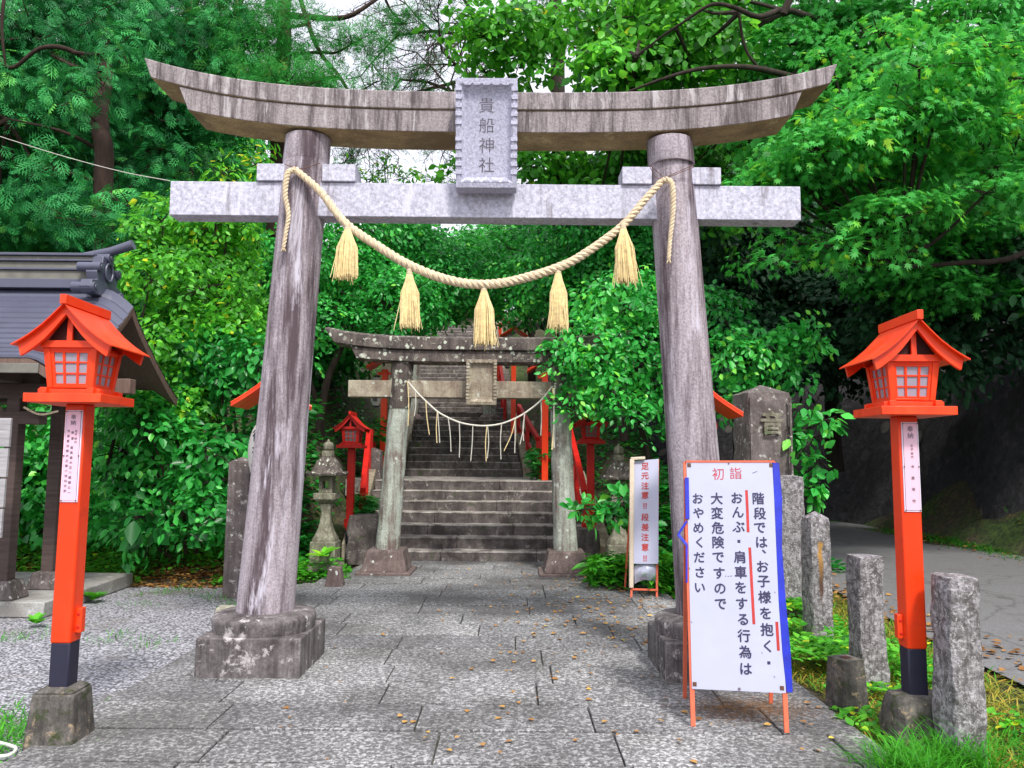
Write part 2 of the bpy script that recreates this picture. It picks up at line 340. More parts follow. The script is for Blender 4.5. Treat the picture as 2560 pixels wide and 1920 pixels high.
class MB:
    def __init__(s, *mats):
        s.v = []; s.f = []; s.m = []; s.mats = list(mats); s.xf = None; s.smooth = []
    def _mi(s, mat):
        if mat is None: return 0
        if mat not in s.mats: s.mats.append(mat)
        return s.mats.index(mat)
    def add(s, vs, fs, mat=None, smooth=False):
        b = len(s.v); mi = s._mi(mat)
        for p in vs:
            p = Vector(p)
            s.v.append(s.xf @ p if s.xf is not None else p)
        for f in fs:
            s.f.append([b + i for i in f]); s.m.append(mi); s.smooth.append(smooth)
    def hexa(s, q, mat=None):
        """q: 4 bottom points then 4 top points (same winding, ccw from above)"""
        s.add(q, [(3, 2, 1, 0), (4, 5, 6, 7), (0, 1, 5, 4), (1, 2, 6, 5), (2, 3, 7, 6), (3, 0, 4, 7)], mat)
    def box(s, x0, x1, y0, y1, z0, z1, mat=None):
        s.hexa([(x0, y0, z0), (x1, y0, z0), (x1, y1, z0), (x0, y1, z0), (x0, y0, z1), (x1, y0, z1), (x1, y1, z1), (x0, y1, z1)], mat)
    def frus(s, cx, cy, z0, z1, w0, d0, w1, d1, mat=None):
        a, b, c, d = w0 / 2, d0 / 2, w1 / 2, d1 / 2
        s.hexa([(cx - a, cy - b, z0), (cx + a, cy - b, z0), (cx + a, cy + b, z0), (cx - a, cy + b, z0),
                (cx - c, cy - d, z1), (cx + c, cy - d, z1), (cx + c, cy + d, z1), (cx - c, cy + d, z1)], mat)
    def pyr(s, cx, cy, z0, z1, w, d, mat=None):
        a, b = w / 2, d / 2
        s.add([(cx - a, cy - b, z0), (cx + a, cy - b, z0), (cx + a, cy + b, z0), (cx - a, cy + b, z0), (cx, cy, z1)],
              [(0, 1, 4), (1, 2, 4), (2, 3, 4), (3, 0, 4), (3, 2, 1, 0)], mat)
    def bar(s, p0, p1, w, h, mat=None, up=(0, 0, 1)):
        p0, p1 = Vector(p0), Vector(p1); d = (p1 - p0).normalized(); u = Vector(up)
        sx = d.cross(u); sx = sx.normalized() if sx.length > 1e-4 else Vector((1, 0, 0)); u = sx.cross(d).normalized()
        q = []
        for p in (p0, p1):
            for a, b in ((-1, -1), (1, -1), (1, 1), (-1, 1)):
                q.append(p + sx * a * w / 2 + u * b * h / 2)
        s.add(q, [(3, 2, 1, 0), (4, 5, 6, 7), (0, 1, 5, 4), (1, 2, 6, 5), (2, 3, 7, 6), (3, 0, 4, 7)], mat)
    def tube(s, pts, rad, n=10, mat=None, cap=True, smooth=True, phase=0):
        pts = [Vector(p) for p in pts]; k = len(pts)
        rads = rad if isinstance(rad, (list, tuple)) else [rad] * k
        vs = []; prev = None
        for i, p in enumerate(pts):
            t = (pts[min(i + 1, k - 1)] - pts[max(i - 1, 0)]).normalized()
            if prev is None:
                a = t.cross(Vector((0, 0, 1)) if abs(t.z) < .9 else Vector((0, 1, 0))).normalized()
            else:
                a = (prev - t * prev.dot(t)).normalized()
            prev = a; b = t.cross(a)
            for j in range(n):
                g = phase + 2 * math.pi * j / n
                vs.append(p + (a * math.cos(g) + b * math.sin(g)) * rads[i])
        fs = [(i * n + j, i * n + (j + 1) % n, (i + 1) * n + (j + 1) % n, (i + 1) * n + j) for i in range(k - 1) for j in range(n)]
        if cap:
            fs.append(tuple(range(n))[::-1]); fs.append(tuple((k - 1) * n + j for j in range(n)))
        s.add(vs, fs, mat, smooth)
    def lathe(s, prof, cx=0, cy=0, n=32, mat=None, lean=(0, 0), smooth=True, sq=0.0, rot=0.0):
        """prof: (radius, z); lean: shift of the top end against the bottom"""
        z0, z1 = prof[0][1], prof[-1][1]; vs = []; k = len(prof)
        for r, z in prof:
            tt = (z - z0) / max(1e-6, z1 - z0)
            for j in range(n):
                g = rot + 2 * math.pi * j / n
                c_, s_ = math.cos(g), math.sin(g)
                rr = r
                if sq: rr = r / (max(abs(c_), abs(s_)) ** sq)
                vs.append((cx + lean[0] * tt + rr * c_, cy + lean[1] * tt + rr * s_, z))
        fs = [(i * n + j, i * n + (j + 1) % n, (i + 1) * n + (j + 1) % n, (i + 1) * n + j) for i in range(k - 1) for j in range(n)]
        fs.append(tuple(range(n))[::-1]); fs.append(tuple((k - 1) * n + j for j in range(n)))
        s.add(vs, fs, mat, smooth)
    def prism(s, poly, y0, y1, mat=None, axis='y'):
        """poly: (a, z) outline ccw seen from -Y, extruded y0..y1 (axis x: outline is (y, z))"""
        n = len(poly)
        if axis == 'y': vs = [(a, y0, z) for a, z in poly] + [(a, y1, z) for a, z in poly]
        else: vs = [(y0, a, z) for a, z in poly] + [(y1, a, z) for a, z in poly]
        fs = [tuple(range(n)), tuple(range(2 * n - 1, n - 1, -1))]
        fs += [((i + 1) % n, i, i + n, (i + 1) % n + n) for i in range(n)]
        s.add(vs, fs, mat)
    def rough(s, cx, cy, z0, w, d, h, n=7, nh=14, amp=.02, seed=0, mat=None, taper=1.0, point=0.0, rnd=.25, rot=0.0):
        """hand-cut block: gridded box with rounded edges, displaced by noise"""
        vs = []; ring = []
        per = []
        for i in range(n): per.append((-1 + 2 * i / n, -1))
        for i in range(n): per.append((1, -1 + 2 * i / n))
        for i in range(n): per.append((1 - 2 * i / n, 1))
        for i in range(n): per.append((-1, 1 - 2 * i / n))
        cr, sr = math.cos(rot), math.sin(rot)
        def put(a, b, z, k):
            l = max(abs(a), abs(b)); e = math.hypot(a, b)
            if e > 1e-6 and min(abs(a), abs(b)) > .7 * l:
                f = 1 - rnd * .25 * (min(abs(a), abs(b)) / l - .7) / .3
                a *= f; b *= f
            x = a * w / 2 * k; y = b * d / 2 * k
            q = Vector((x * 3.1 + seed * 7.3, y * 3.1, z * 3.1))
            dv = noise.noise_vector(q * 1.6) * amp + noise.noise_vector(q * 5) * amp * .45
            x += dv.x; y += dv.y; zz = z + (dv.z * .5 if z > .03 else 0)
            vs.append((cx + x * cr - y * sr, cy + x * sr + y * cr, z0 + zz))
        P = len(per)
        for j in range(nh + 1):
            t_ = j / nh; k = 1 + (taper - 1) * t_
            if t_ > .985: k *= .95
            for a, b in per: put(a, b, h * t_, k)
        rings = nh + 1
        for q_, kk in ((.6, .66), (.25, .33)):
            for a, b in per: put(a, b, h + point * (1 - q_), taper * q_)
            rings += 1
        top = len(vs); put(0, 0, h + point, 0)
        fs = [(i * P + j, i * P + (j + 1) % P, (i + 1) * P + (j + 1) % P, (i + 1) * P + j) for i in range(rings - 1) for j in range(P)]
        fs += [((rings - 1) * P + j, (rings - 1) * P + (j + 1) % P, top) for j in range(P)]
        s.add(vs, fs, mat, True)
    def text(s, ch, fn, cx, cy, size, mat, bold=0.0, off=.002, vstretch=1.0):
        """fn(u, v, off) -> world point; ch centred on (cx, cy)"""
        for k, c in enumerate(ch):
            vs, fs = glyph(c, bold)
            if len(vs): s.add([fn(cx + a * size, cy + b_ * size * vstretch, off + z_ * .06) for a, b_, z_ in vs], fs, mat)
    def build(s, name, parent=None, bevel=0.0, seg=2):
        me = bpy.data.meshes.new(name)
        sh = Vector((0, 0, 0)); r = parent
        while r is not None and r.parent is not None: r = r.parent
        if r is not None and r.name in WORLD: sh = r.location
        me.from_pydata([tuple(p - sh) for p in s.v], [], s.f)
        for mm in s.mats: me.materials.append(mm)
        me.polygons.foreach_set('material_index', s.m)
        me.polygons.foreach_set('use_smooth', s.smooth)
        me.set_sharp_from_angle(angle=R(48))
        me.update()
        o = bpy.data.objects.new(name, me); SC.collection.objects.link(o)
        if parent is not None: o.parent = parent
        if bevel:
            b = o.modifiers.new('bevel', 'BEVEL'); b.width = bevel; b.segments = seg; b.limit_method = 'ANGLE'; b.angle_limit = R(35)
            b.harden_normals = False
        return o

# ================================================================== GROUND
def interp(x, pts):
    if x <= pts[0][0]: return pts[0][1]
    for (a, b), (c, d) in zip(pts, pts[1:]):
        if x <= c: return b + (d - b) * (x - a) / (c - a)
    return pts[-1][1]
STAIR = [(11.6, 0), (14.3, 1.1), (17.2, 1.1), (18.8, 1.9), (20, 1.95), (21.6, 2.55), (23, 2.6), (31, 6.7), (40, 8.2), (60, 13), (90, 18)]
LEFTH = [(9.6, 0), (11.5, .5), (14.5, 2.3), (20, 4.0), (31, 7.4), (45, 11), (90, 20)]
RIGHTH = [(10.2, 0), (12.5, .7), (17, 2.2), (24, 4), (31, 6.7), (45, 10), (90, 19)]
ROADH = [(26, 0), (31, 2.5), (45, 8), (90, 18)]
def cxs(y):      # the stair's middle wanders left with distance
    return -.25 - .072 * max(0, y - 6)
def sstep(a, b, x):
    t = min(1, max(0, (x - a) / (b - a))); return t * t * (3 - 2 * t)
def height(x, y):
    c = cxs(y)
    hs_ = interp(y, STAIR) - .30 * sstep(11.2, 11.7, y)
    hl = interp(y, LEFTH); hr = interp(y, RIGHTH)
    w = sstep(2.1, 2.9, abs(x - c))
    side = hl if x < c else hr
    h = hs_ * (1 - w) + side * w
    if x > 1.8:
        k = sstep(2.6, 4.2, x)
        h = h * (1 - k) + interp(y, ROADH) * k
    if x > 8.6:
        h += min(7.0, (x - 8.6) * (1.5 if x < 11 else 1.0) if x < 11 else 3.6 + (x - 11) * .55) * sstep(8.6, 9.1, x)
    if x < -7.5: h += (-7.5 - x) * .12
    h += .12 * noise.noise(Vector((x * .5, y * .5, 0))) * sstep(10, 14, y)
    return h - .02
def grid_obj(name, xs, ys, hf, mat, label_kind='structure'):
    vs = [(x, y, hf(x, y)) for y in ys for x in xs]
    nx = len(xs); fs = [(j * nx + i, j * nx + i + 1, (j + 1) * nx + i + 1, (j + 1) * nx + i) for j in range(len(ys) - 1) for i in range(nx - 1)]
    b = MB(mat); b.add(vs, fs, mat, True); o = b.build(name); o['kind'] = label_kind; return o
def frange(a, b, s):
    o = []
    while a < b - 1e-6: o.append(a); a += s
    return o + [b]
xs = [-200, -90, -50, -32] + frange(-24, 24, .5) + [32, 50, 90, 200]
ys = [-200, -80, -30, -12] + frange(-6, 46, .5) + [60, 90, 140, 220]
grid_obj('ground', xs, ys, height, M['ground'])
# gravel court on the left and forecourt behind the camera
def gedge(x, y): return .012
b = MB(M['gravel'])
poly = [(-2.5, -12), (-2.5, 9.7), (-3.3, 10.0), (-4.2, 9.8), (-5.0, 9.75), (-12, 9.0), (-20, 8.6), (-20, -12)]
b.add([(x, y, .014 if y < 9 else -.005) for x, y in poly], [tuple(range(len(poly)))[::-1]], M['gravel'])
o = b.build('gravel_court'); o['kind'] = 'structure'
o.data.polygons[0].flip() if o.data.polygons[0].normal.z < 0 else None
# road
b = MB(M['road']); rl = [(3.55, -12), (3.45, 3), (3.6, 6), (3.95, 10), (4.0, 16), (3.2, 21), (1.5, 26)]; rr = [(8.7, -12), (8.7, 3), (8.7, 6), (8.75, 10), (8.9, 16), (8.4, 23), (6.5, 29)]
vs = []
for (a, c_), (d, e) in zip(rl, rr):
    for k in range(7): vs.append((a + (d - a) * k / 6, c_ + (e - c_) * k / 6, .02 + (0.0 if c_ < 20 else max(0, height(a + (d - a) * k / 6, c_ + (e - c_) * k / 6)) + .04)))
b.add(vs, [(j * 7 + i, j * 7 + i + 1, (j + 1) * 7 + i + 1, (j + 1) * 7 + i) for j in range(len(rl) - 1) for i in range(6)], M['road'], True)
o = b.build('road'); o['kind'] = 'structure'
# bank (rocky cutting) on the far side of the road
b = MB(M['bank'])
ysb = frange(-6, 30, .45); prof = [(8.75, .0), (8.95, .35), (9.15, .9), (9.35, 1.6), (9.6, 2.4), (9.9, 3.2), (10.3, 4.0), (11.0, 4.8), (12.0, 5.4), (14, 6.4)]
vs = []
for y in ysb:
    sh = -sstep(18, 30, y) * 5.5
    for x, z in prof:
        d = noise.noise_vector(Vector((x * .8, y * .7, z * .9))) * .35 + noise.noise_vector(Vector((x * 2.2, y * 2.2, z * 2.2))) * .13
        vs.append((x + sh + d.x * min(1, z), y + d.y * .6, max(-.05, z + d.z * .6 * min(1, z))))
n_ = len(prof)
b.add(vs, [(j * n_ + i, j * n_ + i + 1, (j + 1) * n_ + i + 1, (j + 1) * n_ + i) for j in range(len(ysb) - 1) for i in range(n_ - 1)], M['bank'], True)
o = b.build('bank'); o['kind'] = 'structure'

# paved path: real slabs with joints over a dark bed
def pl(y): return interp(y, [(-12, -2.45), (9.2, -2.5), (9.3, -2.42), (10.3, -2.15), (11.7, -2.1)])
def pr(y): return interp(y, [(-12, 1.95), (7.5, 1.98), (9.0, 1.72), (10.3, 1.45), (10.8, 1.2), (11.7, 1.15)])
b = MB(M['slabs']); rnd = random.Random(3)
y = -1.6; row = 0
while y < 11.55:
    dy = .465 if y < 9 else .42
    ye = min(y + dy, 11.66)
    x = pl(y) - (rnd.random() * .9 if True else 0); xe = pr(y)
    while x < xe:
        w = rnd.uniform(.95, 1.25); x0 = max(x, pl(y)); x1 = min(x + w, xe)
        if x1 - x0 > .12:
            g = .0055; gy = .010; z = .052 + rnd.uniform(-.004, .004); zz = [z + rnd.uniform(-.003, .003) for _ in range(4)]
            q = [(x0 + g, y + gy), (x1 - g, y + gy), (x1 - g, ye - gy), (x0 + g, ye - gy)]
            b.hexa([(a, c_, .0) for a, c_ in q] + [(a, c_, h_) for (a, c_), h_ in zip(q, zz)], M['slabs'])
        x += w
    y = ye; row += 1
o = b.build('paved_path', bevel=.004, seg=1); o['kind'] = 'structure'
b = MB(M['concrete']); b.add([(-2.5, -12, .03), (1.95, -12, .03), (1.95, 8, .03), (1.1, 11.6, .03), (-2.1, 11.6, .03), (-2.5, 9, .03)], [(0, 1, 2, 3, 4, 5)], M['concrete'])
o = b.build('path_bed'); o['kind'] = 'structure'

# ================================================================== MAIN TORII
TX = -.183
Q = .963
def ZQ(z): return CAMH + (z - CAMH) * Q
def atm(x, y, Y): return at(x, y, Y * Q)
def build_beam(b, c, hl_top, hl_bot, zb, zt, rise, p, hmax, yf, yb, mat, crown=0.0, n=48, slope=0.0, soff=None):
    """curved beam: centre c, half lengths at top/bottom edge, z of the bottom/top at the middle"""
    vs = []
    for i in range(n + 1):
        s_ = -1 + 2 * i / n
        def pt(hl, z, y):
            x = s_ * hl
            return (c + x, y, z + rise * (abs(x) / hmax) ** p)
        vs += [pt(hl_bot, zb, yf + slope), pt(hl_bot, zb, yb - slope), pt(hl_top, zt, yb), pt(hl_top, zt + crown, (yf + yb) / 2), pt(hl_top, zt, yf)]
    fs = [(i * 5 + j, (i + 1) * 5 + j, (i + 1) * 5 + (j + 1) % 5, i * 5 + (j + 1) % 5) for i in range(n) for j in range(5)]
    fs += [tuple(range(5)), tuple(n * 5 + j for j in range(5))[::-1]]
    b.add(vs, fs, mat)
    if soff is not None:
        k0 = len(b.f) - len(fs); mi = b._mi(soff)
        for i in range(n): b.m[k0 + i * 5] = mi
T1 = wroot('torii_gate', (TX, 5.8, 0))
tag(T1, 'large weathered stone torii gate with curved top beam, pale tie beam and carved name plaque', 'torii gate')
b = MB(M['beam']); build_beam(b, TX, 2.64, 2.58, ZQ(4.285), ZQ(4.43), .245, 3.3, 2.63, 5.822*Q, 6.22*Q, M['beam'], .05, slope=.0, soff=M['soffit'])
b.build('top_beam', T1, .008)
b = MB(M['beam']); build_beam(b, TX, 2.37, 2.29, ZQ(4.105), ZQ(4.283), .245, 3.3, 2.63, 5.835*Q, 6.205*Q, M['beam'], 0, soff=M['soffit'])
b.build('lintel_beam', T1, .006)
b = MB(M['nuki']); zl0 = atm(860, 541, 5.93).z; zl1 = atm(860, 456, 5.93).z
xl = atm(424, 500, 5.93).x; xr = atm(2002, 505, 5.93).x
b.box(xl, xr, 5.93*Q, 6.11*Q, zl0, zl1, M['nuki']); b.build('tie_beam', T1, .006)
NZ0, NZ1 = zl0, zl1
for px0, px1 in ((641, 724), (805, 888), (1556, 1630), (1722, 1803)):
    b = MB(M['nuki']); b.box(atm(px0, 430, 5.9).x, atm(px1, 430, 5.9).x, 5.905*Q, 6.135*Q, zl1 + .002, zl1 + .135, M['nuki']); b.build('wedge', T1, .004)
PB = [(-1.795, 5.80), (1.425, 5.77)]; PT = [(-1.602, 5.80), (1.205, 5.80)]
for k in range(2):
    (x0, y0), (x1, y1) = PB[k], PT[k]
    b = MB(M['pillar'])
    prof = [(.207 - .035 * (i / 20) - .008 * math.sin(math.pi * i / 20), .44 + (4.02 - .44) * i / 20) for i in range(21)]
    b.lathe(prof, x0, y0, 40, M['pillar'], (x1 - x0, y1 - y0))
    # collar under the lintel
    cz = zl1 + .17
    kk = (cz - .44) / 3.58
    b.lathe([(.172, cz), (.176, cz + .01), (.172, 4.008)], x0 + (x1 - x0) * kk, y0, 40, M['pillar'], ((x1 - x0) * (1 - kk), 0))
    b.build('pillar', T1)
    b = MB(M['plinth'])
    b.box(x0 - .36, x0 + .36, y0 - .36, y0 + .37, 0, .315, M['plinth'])
    b.build('plinth', T1, .012, 3)
    b = MB(M['plinth'])
    pr_ = [(.33, .31)] + [(.355 + .01 * math.sin(math.pi * t / 8) if t < 4 else .365 - .13 * (1 - math.cos(math.pi / 2 * (t - 4) / 4)), .315 + .125 * math.sin(math.pi / 2 * t / 8)) for t in range(9)] + [(.19, .445)]
    b.lathe(pr_, x0, y0, 40, M['plinth'], (0, 0), True, .12, math.pi / 4)
    b.build('pillar_foot', T1)

# plaque: tilted box with fluted frame and engraved letters
def plaque_builder(root, cx, z0, z1, w, yb, yt, mat, chars, carved=True):
    h = z1 - z0; lean = (yt - yb)
    def P(u, v, off):      # u in -w/2..w/2, v 0..h, off towards the viewer
        t = v / h; return Vector((cx + u, yb + lean * t - off, z0 + v))
    hw = w / 2; fw = w * .155; fh = w * .19
    b = MB(mat)
    q = lambda pts: [P(*p) for p in pts]
    b.hexa(q([(-hw, 0, 0), (hw, 0, 0), (hw, 0, -.07), (-hw, 0, -.07), (-hw, h, 0), (hw, h, 0), (hw, h, -.07), (-hw, h, -.07)]), mat)
    # bevelled frame: outer rim raised, falling inwards
    o4 = [(-hw, 0), (hw, 0), (hw, h), (-hw, h)]; i4 = [(-hw + fw, fh), (hw - fw, fh), (hw - fw, h - fh), (-hw + fw, h - fh)]
    m4 = [(-hw + fw * .45, fh * .45), (hw - fw * .45, fh * .45), (hw - fw * .45, h - fh * .45), (-hw + fw * .45, h - fh * .45)]
    vs = [P(u, v, .055) for u, v in o4] + [P(u, v, .06) for u, v in m4] + [P(u, v, .018) for u, v in i4] + [P(u, v, .0) for u, v in o4]
    fs = []
    for i in range(4):
        j = (i + 1) % 4; fs += [(i, j, 4 + j, 4 + i), (4 + i, 4 + j, 8 + j, 8 + i), (12 + i, 12 + j, j, i)]
    fs.append((8, 9, 10, 11)); b.add(vs, fs, mat)
    # rib marks down both sides
    for side in (-1, 1):
        for k in range(11):
            if k == 5: continue
            v = h * (.12 + .076 * k)
            u0, u1 = side * hw, side * (hw - fw * .62)
            b.hexa([P(min(u0, u1) - .003, v, .05), P(max(u0, u1) + .003, v, .05), P(max(u0, u1) + .003, v + .004, .05), P(min(u0, u1) - .003, v + .004, .05),
                    P(min(u0, u1) - .003, v, .066), P(max(u0, u1) + .003, v, .066), P(max(u0, u1) + .003, v + h * .045, .0605), P(min(u0, u1) - .003, v + h * .045, .0605)], mat)
    # scallops along top and bottom rims
    for k in range(5):
        for v0, sg in ((h - fh * .42, -1), (fh * .42, 1)):
            uc = -hw * .62 + hw * .31 * k
            pts = [(uc - hw * .15, v0), (uc + hw * .15, v0), (uc + hw * .09, v0 + sg * fh * .2), (uc - hw * .09, v0 + sg * fh * .2)]
            b.add([P(u, v, .062) for u, v in pts] + [P(u, v, .035) for u, v in pts], [(0, 1, 2, 3), (4, 5, 1, 0), (5, 6, 2, 1), (6, 7, 3, 2), (7, 4, 0, 3)], mat)
    pq = b.build('plaque', root, .003)
    if chars:
        t = MB(M['groove']); n = len(chars); ih = h - 2 * fh
        cs = ih / (n + .25) * .86
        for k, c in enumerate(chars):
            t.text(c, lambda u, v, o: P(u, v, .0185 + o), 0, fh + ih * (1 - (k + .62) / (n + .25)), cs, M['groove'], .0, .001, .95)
        # lit lower-right lip of each carved stroke
        for k, c in enumerate(chars):
            t.text(c, lambda u, v, o: P(u + .0035, v - .0045, .0185 + o), 0, fh + ih * (1 - (k + .62) / (n + .25)), cs, M['plaque'], .0, .0005, .95)
        t.build('carved_characters', pq)
    return pq
pz0 = atm(1215, 465, 5.74).z; pz1 = atm(1215, 204, 5.66).z
plaque_builder(T1, atm(1216, 340, 5.7).x, pz0, pz1, .452, 5.62, 5.45, M['plaque'], '貴船神社')

# ------------------------------------------------------------------ straw rope with tassels
def catmull(pts, n):
    pts = [Vector(p) for p in pts]; out = []
    P = [pts[0] * 2 - pts[1]] + pts + [pts[-1] * 2 - pts[-2]]
    for i in range(1, len(P) - 2):
        for k in range(n):
            t = k / n; a, b_, c, d = P[i - 1], P[i], P[i + 1], P[i + 2]
            out.append(.5 * ((2 * b_) + (c - a) * t + (2 * a - 5 * b_ + 4 * c - d) * t * t + (3 * b_ - a - 3 * c + d) * t ** 3))
    out.append(pts[-1]); return out
def twisted(b, pts, rad, pitch, mat, strands=3):
    """rope of twisted strands along pts; rad function of 0..1"""
    L = [0]
    for a, c in zip(pts, pts[1:]): L.append(L[-1] + (c - a).length)
    n = int(L[-1] / (pitch / 9)); ps = []; j = 0
    for k in range(n + 1):
        s_ = L[-1] * k / n
        while j < len(L) - 2 and L[j + 1] < s_: j += 1
        f = (s_ - L[j]) / max(1e-6, L[j + 1] - L[j]); ps.append(pts[j].lerp(pts[j + 1], f))
    for q in range(strands):
        out = []; rr = []; prev = None
        for k, p in enumerate(ps):
            t = (ps[min(k + 1, n)] - ps[max(k - 1, 0)]).normalized()
            a = t.cross(Vector((0, 1, 0))).normalized(); c = t.cross(a)
            g = 2 * math.pi * (k / n * L[-1] / pitch + q / strands); r = rad(k / n)
            out.append(p + (a * math.cos(g) + c * math.sin(g)) * r * .52); rr.append(r * .56)
        b.tube(out, rr, 7, mat)
ROPE = wroot('straw_rope', atm(1207, 711, 5.72))
tag(ROPE, 'thick twisted straw rope with five tassels sagging between the large front gate pillars', 'sacred rope')
rp = [(739, 424, 5.80), (800, 478, 5.78), (861, 555, 5.75), (940, 612, 5.73), (1028, 665, 5.72), (1125, 701, 5.72), (1207, 711, 5.72), (1288, 701, 5.72), (1394, 669, 5.72), (1459, 636, 5.73), (1553, 567, 5.75), (1614, 498, 5.77), (1656, 452, 5.79)]
pts = catmull([atm(*p) for p in rp], 10)
b = MB(M['rope']); twisted(b, pts, lambda t: .024 + .010 * math.sin(math.pi * min(1, max(0, t))) ** .6, .125, M['rope'])
b.build('main_rope', ROPE)
for tail in ([(739, 424, 5.80), (722, 430, 5.78), (716, 446, 5.77), (713, 489, 5.77), (721, 537, 5.78), (715, 580, 5.78), (709, 619, 5.78)],
             [(1656, 452, 5.79), (1670, 450, 5.76), (1680, 462, 5.75), (1683, 500, 5.75), (1681, 543, 5.76), (1675, 600, 5.77), (1672, 648, 5.77)]):
    pts2 = catmull([atm(*p) for p in tail], 8)
    b = MB(M['rope']); twisted(b, pts2, lambda t: .023 - .009 * t, .085, M['rope'])
    e = pts2[-1]
    for k in range(14): 
        a = random.uniform(0, 6.28); b.tube([e + Vector((0, 0, .01)), e + Vector((math.cos(a) * .017, math.sin(a) * .017, -.028))], [.006, .002], 4, M['rope'])
    b.build('rope_tail', ROPE)
tass = [(869, 572, 864, 696, .20), (1024, 683, 1024, 818, .165), (1210, 724, 1211, 860, .185), (1395, 680, 1396, 821, .165), (1558, 570, 1567, 706, .19)]
for (tx, ty, bx, by, w) in tass:
    w *= .9
    rr = random.Random(tx); top = atm(tx, ty, 5.72); bot = atm(bx, by, 5.70)
    b = MB(M['straw'])
    for k in range(260):
        a = rr.uniform(0, 2 * math.pi); q = math.sqrt(rr.random()); ln = rr.uniform(.93, 1.03) if k > 14 else rr.uniform(1.0, 1.12)
        e = top.lerp(bot, ln) + Vector((math.cos(a) * q * w * .5, math.sin(a) * q * w * .32, 0))
        if k <= 14: e += Vector((rr.uniform(-.06, .06), rr.uniform(-.03, .03), 0))
        s0 = top + Vector((math.cos(a) * q * .018, math.sin(a) * q * .018, 0))
        mid = top.lerp(bot, .38) + Vector((math.cos(a) * q * w * (.40 + rr.uniform(-.05, .04)), math.sin(a) * q * w * .26, 0)) + Vector((rr.uniform(-.004, .004), 0, 0))
        r_ = rr.uniform(.0016, .0032)
        b.tube([s0, top.lerp(bot, .14) + Vector((math.cos(a) * q * w * .21, math.sin(a) * q * w * .15, 0)), mid, e], [r_, r_ * 1.2, r_ * 1.3, r_ * .8], 4, M['straw'])
    tt = b.build('tassel', ROPE)
    b = MB(M['rope']); b.lathe([(.020, -.012), (.024, .0), (.019, .012), (.024, .024), (.018, .038)], 0, 0, 14, M['rope'])
    for v in b.v: v += top
    b.build('binding', tt)
w_ = wroot('tie_wire', atm(1735, 412, 5.8))
for (c0, pts_) in ((0, [(710, 410), (735, 419), (760, 421), (800, 408)]), (1, [(1624, 412), (1655, 440), (1658, 445), (1735, 412)]), (2, [(1624, 416), (1650, 447), (1735, 418)])):
    b = MB(M['screw']); b.tube(catmull([atm(x, y, 5.80) for x, y in pts_], 4), .0028, 5, M['screw']); b.build('wire_strand', w_)
w_['label'] = 'thin dark wire holding the straw rope to the pillars of the large gate'; w_['category'] = 'wire'

# ================================================================== SECOND TORII
Y2 = 10.45
T2 = wroot('torii_gate', (at(1200, 1400, Y2).x, Y2, 0))
tag(T2, 'smaller mossy torii gate with lichen spots at the foot of the stone stairs', 'torii gate')
c2 = at(1202, 900, Y2).x; zb = at(1150, 906, Y2 - .16).z; zm = at(1150, 876, Y2 - .18).z; zt = at(1150, 845, Y2 - .2).z
ht = c2 - at(820, 815, Y2).x; ri = at(820, 815, Y2 - .2).z - zt
b = MB(M['torii2']); build_beam(b, c2, ht, ht - .14, zm, zt, ri * .8, 4.0, ht, Y2 - .22, Y2 + .22, M['torii2'], .05); b.build('top_beam', T2, .01)
h2 = c2 - at(875, 880, Y2 - .18).x
b = MB(M['torii2']); build_beam(b, c2, h2, h2 - .08, zb, zm - .002, ri * .8, 4.0, ht, Y2 - .18, Y2 + .18, M['torii2'], 0); b.build('lintel_beam', T2, .01)
n0, n1 = at(1000, 993, Y2 - .1).z, at(1000, 951, Y2 - .1).z
b = MB(M['nuki2']); b.box(at(874, 970, Y2).x, at(1450, 970, Y2).x, Y2 - .10, Y2 + .10, n0, n1, M['nuki2']); b.build('tie_beam', T2, .008)
for k, (xb, xt) in enumerate(((at(968, 1400, Y2).x, at(1007, 905, Y2).x), (at(1414, 1405, Y2).x, at(1396, 905, Y2).x))):
    b = MB(M['pillar2'])
    nb = 36; prof = [(.160 - .03 * i / 24 + .004 * math.sin(i * 1.3), .33 + (zb + .01 - .33) * i / 24) for i in range(25)]
    b.lathe(prof, xb, Y2, 32, M['pillar2'], (xt - xb, 0))
    b.build('pillar', T2)
    kk = .86; xc = xb + (xt - xb) * kk; zc = .33 + (zb - .33) * kk
    b = MB(M['torii2']); b.lathe([(.139, zc - .27), (.152, zc - .24), (.151, zb)], xb + (xt - xb) * (kk - .1), Y2, 32, M['torii2'], ((xt - xb) * (1.1 - kk), 0)); b.build('collar', T2)
    b = MB(M['base2']); b.frus(xb, Y2, .085, .36, .60, .60, .47, .47, M['base2']); b.box(xb - .36, xb + .36, Y2 - .36, Y2 + .36, .03, .09, M['base2']); b.build('plinth', T2, .015)
plaque_builder(T2, at(1206, 950, Y2).x, at(1206, 1012, Y2 - .3).z, at(1206, 900, Y2 - .3).z, .40, Y2 - .24, Y2 - .30, M['nuki2'], '')
